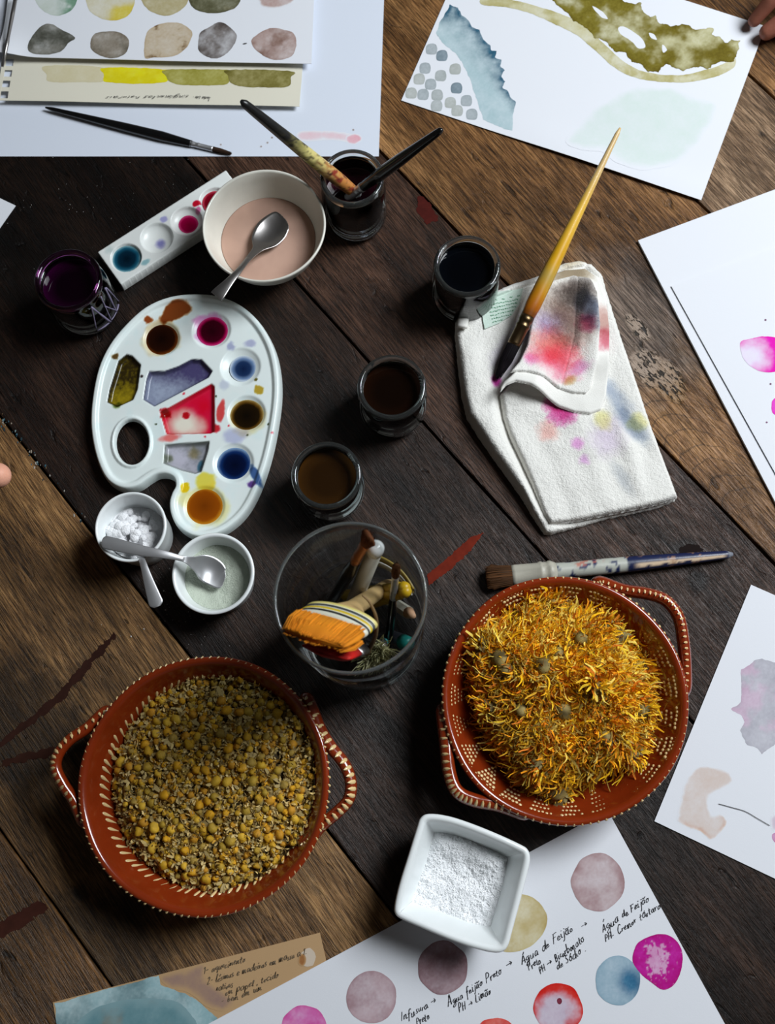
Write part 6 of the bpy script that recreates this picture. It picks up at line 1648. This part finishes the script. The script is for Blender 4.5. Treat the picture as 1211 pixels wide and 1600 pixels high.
for P in hR:
    for i in range(3, len(P) - 3, 2):
        tn = P[i + 1] - P[i - 1]; tn /= np.linalg.norm(tn); o = np.cross(tn, [0, 0, 1]); o *= 1 if o @ (P[i] - cR) > 0 else -1
        q = P[i] + o * .0048 + np.array([0, 0, .0018]); tear(mb, q, -o * .7 + np.array([0, 0, .7]), .0088, .0021, o * .75 + np.array([0, 0, .65]), .0007)
tag(mb.build('rim_teeth', M['slip'], dR), kind='stuff')

def wall_z(x, y, c, pr):
    ri, zi = [np.array([p[k] for p in pr[12:]])[::-1] for k in (0, 1)]
    return np.interp(np.hypot(x - c[0], y - c[1]), ri, zi) + .0020
# ---- chamomile heap
RH = rL * .835; cH = cL.copy(); cH[:2] += (A(328, 1221, .04)[:2] - A(319, 1224, .04)[:2])
def heapL(x, y):
    q = np.hypot(x - cH[0], y - cH[1]) / RH
    return .0300 + .020 * np.sqrt(np.clip(1 - q ** 2, 0, 1)) + .0035 * fbm(x, y, .03, 3, 51) - .006 * sstep(.85, 1.0, q)
th = np.linspace(0, 2 * math.pi, 60, endpoint=False)
o = field('chamomile_bed', np.column_stack([cH[0] + RH * .985 * np.cos(th), cH[1] + RH * .985 * np.sin(th)]), lambda x, y, d: T + np.maximum(heapL(x, y) - .0055 + .0012 * fbm(x, y, .004, 3, 4), wall_z(x, y, cL, prL) + .0012), lambda x, y, d: np.tile(lin((64, 48, 18)), (len(x), 1)) * (1 + .5 * fbm(x, y, .004, 3, 6))[:, None], .0016, M['flower'], bottom=lambda x, y, d: T + wall_z(x, y, cL, prL) + .0008)  # base coloured dark so the gaps between heads look shaded
tag(o, 'shade-dark crushed chamomile filling the left clay dish beneath the whole flower heads', 'flowers', kind='stuff')
ico = bmesh.new(); bmesh.ops.create_icosphere(ico, subdivisions=2, radius=1.0); ICV = np.array([v.co[:] for v in ico.verts]); ICF = [tuple(v.index for v in f.verts) for f in ico.faces]; ico.free()
def cham_geo(seed):
    """a dried head: domed yellow disc, pale bracts and a few shrivelled rays"""
    r = np.random.default_rng(seed); m = MB()
    V = ICV * [1, 1, 1.08]; V = V * (1 + .40 * (r.random(len(V)) - .5))[:, None] * [1, .8 + .3 * r.random(), .75 + .5 * r.random()]
    t = sstep(-.35, .1, V[:, 2])
    yel = [(206, 150, 20), (186, 142, 24), (172, 138, 40), (210, 166, 44), (190, 134, 26), (160, 130, 52)][seed % 6]
    c = mix(lin((150, 130, 78)), lin(yel), t) * (1 + .35 * (r.random(len(V)) - .5))[:, None]
    m.add(V * [.0034, .0034, .0037], ICF, c)
    for k in range(int(r.integers(5, 10))):
        a = r.random() * 6.283; e = np.array([math.cos(a), math.sin(a), 0]); s = np.array([-e[1], e[0], 0]) * (.0009 + .0006 * r.random())
        L = .0035 + .004 * r.random(); p0 = e * .0030 + [0, 0, -.0012]; p1 = p0 + e * L * .5 + [0, 0, -.0022 * r.random() + .0006]; p2 = p1 + e * L * .3 + np.array([0, 0, (r.random() - .6) * .004]) + s * (r.random() - .5)
        m.add([p0 - s * .6, p0 + s * .6, p1 + s, p1 - s, p2 + s * .5, p2 - s * .5], [(0, 1, 2, 3), (3, 2, 4, 5)], lin((200, 174, 112)) * (.6 + .5 * r.random()))
    return m
geos = [cham_geo(k) for k in range(12)]
def rot_to(n, spin):
    return Vector((0, 0, 1)).rotation_difference(Vector(n)).to_matrix() @ Matrix.Rotation(spin, 3, 'Z')
pts = []; tries = 0
while len(pts) < 300 and tries < 60000:
    tries += 1
    a = random.uniform(0, 6.283); q = math.sqrt(random.random()) * .97
    p = cH[:2] + RH * q * np.array([math.cos(a), math.sin(a)])
    if all((p[0] - b[0]) ** 2 + (p[1] - b[1]) ** 2 > .0069 ** 2 for b in pts): pts.append(p)
base_me = None; first = {}
for i, p in enumerate(pts):
    k = i % 12
    nrm = Vector((random.gauss(0, .55), random.gauss(0, .55), 1)).normalized()
    if k not in first:
        g = geos[k]; o = mesh('chamomile_flower', np.concatenate(g.V), g.F, M['flower'], col=np.concatenate(g.C), origin=(0, 0, 0)); first[k] = o
    else:
        o = first[k].copy(); COL.objects.link(o)
    z = T + heapL(p[0:1], p[1:2])[0] + random.uniform(-.0012, .0016)
    s = random.choice([.72, .85, .95, 1.05, 1.2, 1.32])
    o.matrix_world = Matrix.Translation((p[0], p[1], z)) @ rot_to(nrm, random.uniform(0, 6.28)).to_4x4() @ Matrix.Scale(s, 4)
    tag(o, 'dried chamomile flower head lying in the heap in the left clay dish', 'flower', 'dried chamomile heads in the left clay dish')
mb = MB()
for k in range(950):       # smaller heads between and beneath
    a = random.uniform(0, 6.283); q = math.sqrt(random.random()) * .985; x, y = cH[0] + RH * q * math.cos(a), cH[1] + RH * q * math.sin(a)
    g = geos[random.randrange(12)]; R = np.array(rot_to(Vector((random.gauss(0, .7), random.gauss(0, .7), 1)).normalized(), random.uniform(0, 6.28))) * random.uniform(.6, .95)
    z = T + heapL(np.array([x]), np.array([y]))[0] - random.uniform(.0002, .0045); z = max(z, T + wall_z(x, y, cL, prL) + .004)
    mb.add(np.concatenate(g.V) @ R.T + [x, y, z], g.F, np.concatenate(g.C) * random.uniform(.8, 1.1))
for k in range(5200):      # loose ray petals and chaff
    a = random.uniform(0, 6.283); q = math.sqrt(random.random()) * 1.0; x, y = cH[0] + RH * q * math.cos(a), cH[1] + RH * q * math.sin(a)
    z = T + max(heapL(np.array([x]), np.array([y]))[0] + random.uniform(-.0025, .0036), wall_z(x, y, cL, prL) + .003)
    d = RNG.normal(size=3) * [1, 1, .5]; d /= np.linalg.norm(d); s = np.cross(d, RNG.normal(size=3)); s /= np.linalg.norm(s); L = random.uniform(.0018, .0052); w_ = random.uniform(.0004, .0013); n_ = np.cross(d, s)
    p = np.array([x, y, z]); m_ = p + d * L / 2 + n_ * L * .2; e_ = p + d * L
    mb.add([p - s * w_ * .5, p + s * w_ * .5, m_ + s * w_, m_ - s * w_, e_ + s * w_ * .4, e_ - s * w_ * .4], [(0, 1, 2, 3), (3, 2, 4, 5)], lin(random.choice([(206, 178, 114), (182, 150, 82), (210, 186, 128), (156, 124, 54), (188, 140, 44), (112, 84, 34)])) * random.uniform(.8, 1.35))
tag(mb.build('chamomile_chaff', M['flower'], smooth=False), 'small broken chamomile heads and pale ray petals between the larger heads', 'flowers', kind='stuff')

# ---- calendula heap
cK = cR.copy(); cK[:2] += A(880, 1086, .04)[:2] - A(882, 1090.5, .04)[:2]
RK = rR * .80
KP = catmull([(735, 1000), (760, 972), (800, 950), (835, 928), (870, 930), (915, 950), (958, 962), (992, 1000), (1012, 1050), (1026, 1090), (1030, 1130), (1010, 1180), (990, 1208), (950, 1214), (900, 1236), (870, 1250), (832, 1238), (806, 1222), (778, 1180), (752, 1140), (738, 1100), (722, 1050)], 5, True)
KW = A(KP[:, 0], KP[:, 1], .040)[:, :2]; KW = KW.mean(0) + (KW - KW.mean(0)) * .955
def heapR(x, y, d=None):
    d = sdf(np.column_stack([x, y]), KW) if d is None else d
    t = np.clip(d / .060, 0, 1)
    return .024 + .044 * np.sqrt(np.clip(t * (2 - t), 0, 1)) + .0110 * fbm(x, y, .030, 3, 61) * sstep(0, .02, d) - .006 * sstep(.012, 0, d)
o = field('calendula_bed', KW, lambda x, y, d: T + np.maximum(heapR(x, y, np.maximum(d, 0)) - .0075, wall_z(x, y, cR, prR) + .0012), lambda x, y, d: np.tile(lin((70, 44, 8)), (len(x), 1)) * (1 + .5 * fbm(x, y, .005, 3, 8))[:, None], .0016, M['flower'], bottom=lambda x, y, d: T + wall_z(x, y, cR, prR) + .0008)  # dark base colour paints shade into the gaps between petals
tag(o, 'shade-dark mass of crushed calendula filling the right clay dish under the loose petals', 'flowers', kind='stuff')
YEL = [(252, 196, 12), (248, 176, 8), (252, 210, 44), (238, 150, 6), (216, 116, 4), (246, 216, 96), (200, 150, 20), (186, 160, 78), (246, 186, 26), (140, 110, 36)]
def petal(mb, p, d, nrm, L, w_, curl, c, n=4):
    d = d / np.linalg.norm(d); s = np.cross(nrm, d); s /= np.linalg.norm(s) + 1e-9; u = np.cross(d, s)
    tw = random.uniform(-1.6, 1.6); V = []
    for k in range(n + 1):
        t = k / n; a = curl * t
        q = p + d * (L * t * (1 - .25 * abs(curl) * t)) + u * (L * .5 * math.sin(a) * t) + s * (math.sin(t * 4 + tw) * L * .16)
        ww = w_ * (.55 + .75 * math.sin(min(t, .92) * 3.1) if t > 0 else .5); sv = s * math.cos(tw * t) + u * math.sin(tw * t)
        V += [q - sv * ww, q + sv * ww]
    mb.add(V, [(2 * k, 2 * k + 1, 2 * k + 3, 2 * k + 2) for k in range(n)], c)
mb = MB()
lo, hi = KW.min(0), KW.max(0); cnt = 0
Pq = RNG.uniform(lo, hi, (30000, 2)); dq = sdf(Pq, KW); Pq = Pq[dq > -.001]; dq = np.maximum(dq[dq > -.001], 0); zq = np.maximum(heapR(Pq[:, 0], Pq[:, 1], dq), wall_z(Pq[:, 0], Pq[:, 1], cR, prR) + .005)
cl = fbm(Pq[:, 0], Pq[:, 1], .018, 3, 71); cl = cl * .8 + .40 * np.clip((Pq - cK[:2]) @ np.array([.6, .8]) / .06, -1, 1)
for (x, y), z, g, dd in list(zip(Pq, zq, cl, dq))[:15500]:
    az = random.uniform(0, 6.283) if random.random() < .5 else 4.0 * g + random.gauss(0, .5)
    d = np.array([math.cos(az), math.sin(az), random.gauss(.06, .28)]); nrm = RNG.normal(size=3) * .5 + [0, 0, 1]
    t = np.clip(.5 + .9 * g + random.gauss(0, .25), 0, .999)
    c = YEL[[6, 7, 9, 4, 3, 1, 0, 8, 2, 5][int(t * 10)]] if random.random() < .75 else random.choice(YEL)
    L = random.uniform(.008, .0215)
    petal(mb, np.array([x, y, T + z + random.uniform(-.004, .0020)]), d, nrm, L, random.uniform(.00028, .00078), random.gauss(0, 1.9), lin(c) * random.uniform(.85, 1.25), 6)
tag(mb.build('calendula_petals', M['flower'], smooth=False), 'tangle of loose yellow and orange calendula petals heaped in the right clay dish', 'petals', kind='stuff')
def cal_head(seed):
    """dried calendula: ribbed grey green cup seen from its back or side, a brush of petals"""
    r = random.Random(seed); m = MB()
    V = ICV.copy(); a = np.arctan2(V[:, 1], V[:, 0]); V = V * (1 + .17 * np.cos(a * 9))[:, None] * [.0066, .0066, .0054]
    c = mix(lin((74, 60, 24)), lin((156, 136, 78)), (np.cos(a * 9) * .5 + .5)) * (1 + .3 * (RNG.random(len(V)) - .5))[:, None]
    m.add(V, ICF, c)
    for k in range(16):     # curled sepals
        an = 2 * math.pi * k / 16 + r.uniform(-.1, .1); e = np.array([math.cos(an), math.sin(an), 0])
        petal(m, e * .0056 + [0, 0, .001], e * .5 + np.array([0, 0, .9]), e, .0075, .0011, r.uniform(-1.2, .4), lin((132, 120, 76)) * r.uniform(.7, 1.1), 3)
    for k in range(60):
        an = r.uniform(0, 6.283); e = np.array([math.cos(an), math.sin(an), 0]); sp = r.uniform(.1, 1.0)
        petal(m, e * .0050 * sp + [0, 0, .0035], e * sp * 1.1 + np.array([0, 0, r.uniform(.3, .9)]), e, r.uniform(.009, .017), r.uniform(.0005, .0010), r.uniform(-1.1, 1.1), lin(r.choice(YEL[:6])) * r.uniform(.75, 1.1), 3)
    return m
HEADS = [(858, 945, 'bright yellow calendula flower facing up atop the heap', (.0, .5, 1), 1.25), (800, 962, 'pale calendula head at the upper left of the heap', (-.6, .6, .2), 1.0), (756, 1012, 'yellow calendula flower at the left edge of the heap', (-.9, .2, .35), 1.15),
         (783, 1030, 'grey green calendula cup near the left of the heap', (-.2, .1, -1), 1.15), (790, 1044, 'olive calendula cup below another cup at the left', (.3, -.4, -1), 1.0), (848, 1042, 'grey calendula cup in the middle of the heap', (.2, .3, -1), 1.0), (908, 1000, 'pale ribbed calendula cup in the upper middle', (.1, .4, -1), 1.0),
         (965, 998, 'beige calendula cup at the upper right of the heap', (.4, .3, -.9), 1.1), (945, 980, 'brown calendula head behind the beige cup', (.3, .8, .2), .95), (874, 1022, 'half buried calendula cup near the centre', (-.1, .2, -1), .95), (768, 1103, 'orange sided calendula head at the lower left', (-.9, -.2, .2), 1.0),
         (815, 1110, 'green calendula cup at the lower left of the heap', (-.3, -.2, -1), 1.0), (880, 1112, 'dark calendula head in the lower middle', (.0, -.4, -.8), 1.0), (945, 1152, 'dull calendula head at the lower right', (.4, -.5, -.7), 1.0), (1000, 1112, 'green calendula cup at the right edge of the heap', (.9, -.1, -.4), .9), (868, 1232, 'large brown calendula head at the bottom of the heap', (.1, -.5, -.8), 1.45),
         (838, 1196, 'orange calendula flower above the large bottom head', (-.2, -.7, .5), 1.05), (1002, 1046, 'yellow calendula flower at the right of the heap', (.9, .2, .4), 1.0), (930, 1070, 'orange calendula flower right of the centre', (.2, .0, 1), 1.05), (985, 1176, 'small dark calendula head near the lower right edge', (.6, -.6, -.4), .9)]
for i, (px, py, lab, nrm, s) in enumerate(HEADS):
    g = cal_head(100 + i); x, y = A(px, py, .055)[:2]
    for _ in range(3):
        hz_ = float(heapR(np.array([x]), np.array([y]), np.maximum(sdf(np.array([[x, y]]), KW), .002))[0]); x, y = A(px, py, hz_)[:2]
    dd = sdf(np.array([[x, y]]), KW); z = T + heapR(np.array([x]), np.array([y]), np.maximum(dd, .002))[0] + .0012
    o = mesh('calendula_flower', np.concatenate(g.V), g.F, M['flower'], col=np.concatenate(g.C), origin=(0, 0, 0))
    o.matrix_world = Matrix.Translation((x, y, z)) @ rot_to(Vector(nrm).normalized(), random.uniform(0, 6.28)).to_4x4() @ Matrix.Scale(s, 4)
    tag(o, lab + ' in the right clay dish', 'flower', 'dried calendula heads in the right clay dish')
# ------------------------------------------------------------------ hands at the edges of the picture
def hand(label, fingers, palm, arm, skin, sleeve, nails, loc):
    """fingers: chains of (point, radius); palm: spheres; merged into one continuous skin"""
    t = thing('person', label, 'person', loc)
    bm = bmesh.new()
    def ball(p, r):
        bmesh.ops.create_icosphere(bm, subdivisions=3, radius=r, matrix=Matrix.Translation(p))
    def limb(a, ra, b, rb):
        n = max(2, int((b - a).length / (min(ra, rb) * .35)))
        for i in range(n + 1): ball(a.lerp(b, i / n), ra + (rb - ra) * i / n)
    for ch in fingers:
        for (a, ra), (b, rb) in zip(ch[:-1], ch[1:]): limb(Vector(a), ra, Vector(b), rb)
    for (a, ra), (b, rb) in palm: limb(Vector(a), ra, Vector(b), rb)
    for (a, ra), (b, rb) in zip(arm[:-1], arm[1:]): limb(Vector(a), ra, Vector(b), rb)
    V = np.array([v.co[:] for v in bm.verts]); F = [tuple(v.index for v in f.verts) for f in bm.faces]; bm.free()
    o = mesh('hand', V, F, mat('skin', skin, .5, spec=.35, bump=(.0022, .35, .0006), var=(.012, .10), sss=.08), t)
    md = o.modifiers.new('merge', 'REMESH'); md.mode = 'VOXEL'; md.voxel_size = .0014; md.use_smooth_shade = True
    sm = o.modifiers.new('soften', 'SMOOTH'); sm.factor = .5; sm.iterations = 5
    for p, ax, nr, w_, L in nails:
        ax = np.array(ax, float); ax /= np.linalg.norm(ax); nr = np.array(nr, float); nr -= ax * (nr @ ax); nr /= np.linalg.norm(nr); sd_ = np.cross(ax, nr)
        Vn = []; Fn = []
        for i in range(7):
            for j in range(7):
                u, v = i / 6 * 2 - 1, j / 6
                ww = w_ * (1 - .35 * max(0, v - .6) / .4) * (1 - .25 * max(0, .3 - v) / .3)
                Vn.append(np.array(p) + ax * (L * v) + sd_ * (u * ww) + nr * (-.45 * w_ * u * u + .0004))
        for i in range(6):
            for j in range(6): a = i * 7 + j; Fn.append((a, a + 7, a + 8, a + 1))
        mesh('fingernail', Vn, Fn, mat('nail', tuple(min(255, int(c * 1.12 + 8)) for c in skin), .25), t)
    e0, e1 = Vector(arm[-2][0]), Vector(arm[-1][0]); m0 = e0.lerp(e1, .15)
    d = (e1 - m0); r0, r1 = arm[-2][1] * 1.22, arm[-1][1] * 1.35
    V, F = loft_geo(m0, e1 + d * .05, [(0, r0 * .96, r0 * .96), (0.02, r0 * 1.04, r0 * 1.04), (.10, r0 * 1.05, r0 * 1.05), (.5, (r0 + r1) / 2, (r0 + r1) / 2 * .95), (1, r1, r1)], 32)
    mesh('sleeve', V, F, mat('sleeve_cloth', sleeve, .9, bump=(.004, .5, .002)), t)
    return t
def W3(px, py, h): return at(px, py, h)
# right: thumb and index finger hold the corner of the painted sheet
idx = [(W3(1300, -60, .052), .0105), (W3(1246, -38, .050), .0090), (W3(1204, 2, .030), .0080), (W3(1179, 32, .0125), .0066)]
thb = [(W3(1330, 20, .040), .0130), (W3(1270, 22, .034), .0110), (W3(1226, 32, .022), .0100), (W3(1199, 50, .0130), .0082)]
mid = [(W3(1312, -92, .055), .0108), (W3(1262, -100, .052), .0090), (W3(1226, -74, .030), .0080), (W3(1210, -50, .011), .0066)]
rng_ = [(W3(1330, -124, .052), .0102), (W3(1286, -142, .048), .0085), (W3(1254, -122, .028), .0076), (W3(1242, -98, .010), .0062)]
pky = [(W3(1352, -150, .046), .0090), (W3(1318, -172, .042), .0074), (W3(1294, -160, .025), .0066), (W3(1284, -142, .009), .0054)]
wr = W3(1420, -90, .048)
palm = [((wr, .019), (idx[0][0], .0125)), ((wr, .019), (mid[0][0], .0128)), ((wr, .018), (rng_[0][0], .0122)), ((wr, .017), (pky[0][0], .011)), ((wr, .017), (thb[0][0], .014)), ((idx[0][0], .011), (thb[0][0], .012))]
fa = W3(1560, -170, .055); el = W3(1690, -240, .075)
tipd = np.array(idx[3][0]) - np.array(idx[2][0])
hand('hand of a person in a dark sleeve pinching the corner of the painted sheet', [idx, thb, mid, rng_, pky], palm, [(wr, .021), (fa, .027), (el, .034)], (150, 92, 74), (44, 46, 54),
     [(np.array(idx[3][0]) + np.array([.0, .0, .0062]) - tipd / np.linalg.norm(tipd) * .0075, tipd, (0.1, .2, 1), .0045, .0095), (np.array(thb[3][0]) + np.array([0, 0, .0080]) - (np.array(thb[3][0]) - np.array(thb[2][0])) * .55, np.array(thb[3][0]) - np.array(thb[2][0]), (0, -.3, 1), .0055, .011)], (*wr.xy, T + .03))
# left: a thumb reaches in over the worn plank
hz = .105
th2 = [(W3(-150, 742, hz - .01), .0150), (W3(-92, 738, hz), .0125), (W3(-40, 741, hz + .002), .0120), (W3(-3, 743, hz), .0108)]
i2 = [(W3(-160, 660, hz + .01), .0112), (W3(-96, 660, hz - .005), .0096), (W3(-74, 692, hz - .035), .0086), (W3(-96, 706, hz - .050), .0070)]
m2 = [(W3(-180, 630, hz + .01), .0114), (W3(-116, 622, hz - .01), .0096), (W3(-90, 652, hz - .042), .0086), (W3(-112, 672, hz - .058), .0070)]
r2 = [(W3(-205, 606, hz + .006), .0108), (W3(-146, 594, hz - .012), .0090), (W3(-118, 622, hz - .044), .0080), (W3(-138, 642, hz - .058), .0066)]
p2 = [(W3(-232, 588, hz), .0096), (W3(-184, 574, hz - .012), .0078), (W3(-160, 596, hz - .038), .0070), (W3(-176, 614, hz - .050), .0058)]
wr2 = W3(-270, 720, hz - .005)
palm2 = [((wr2, .020), (c[0][0], .0135)) for c in (th2, i2, m2, r2, p2)] + [((i2[0][0], .012), (th2[0][0], .014))]
hand('hand of a person in a grey sleeve, its thumb reaching in over the worn plank', [th2, i2, m2, r2, p2], palm2, [(wr2, .022), (W3(-400, 790, hz - .01), .028), (W3(-520, 850, hz), .036)], (226, 164, 138), (96, 94, 92),
     [(np.array(th2[3][0]) + np.array([-.0095, .0, .0106]), (1, 0, -.10), (0, .3, 1), .0060, .0105)], (*wr2.xy, T + .06))
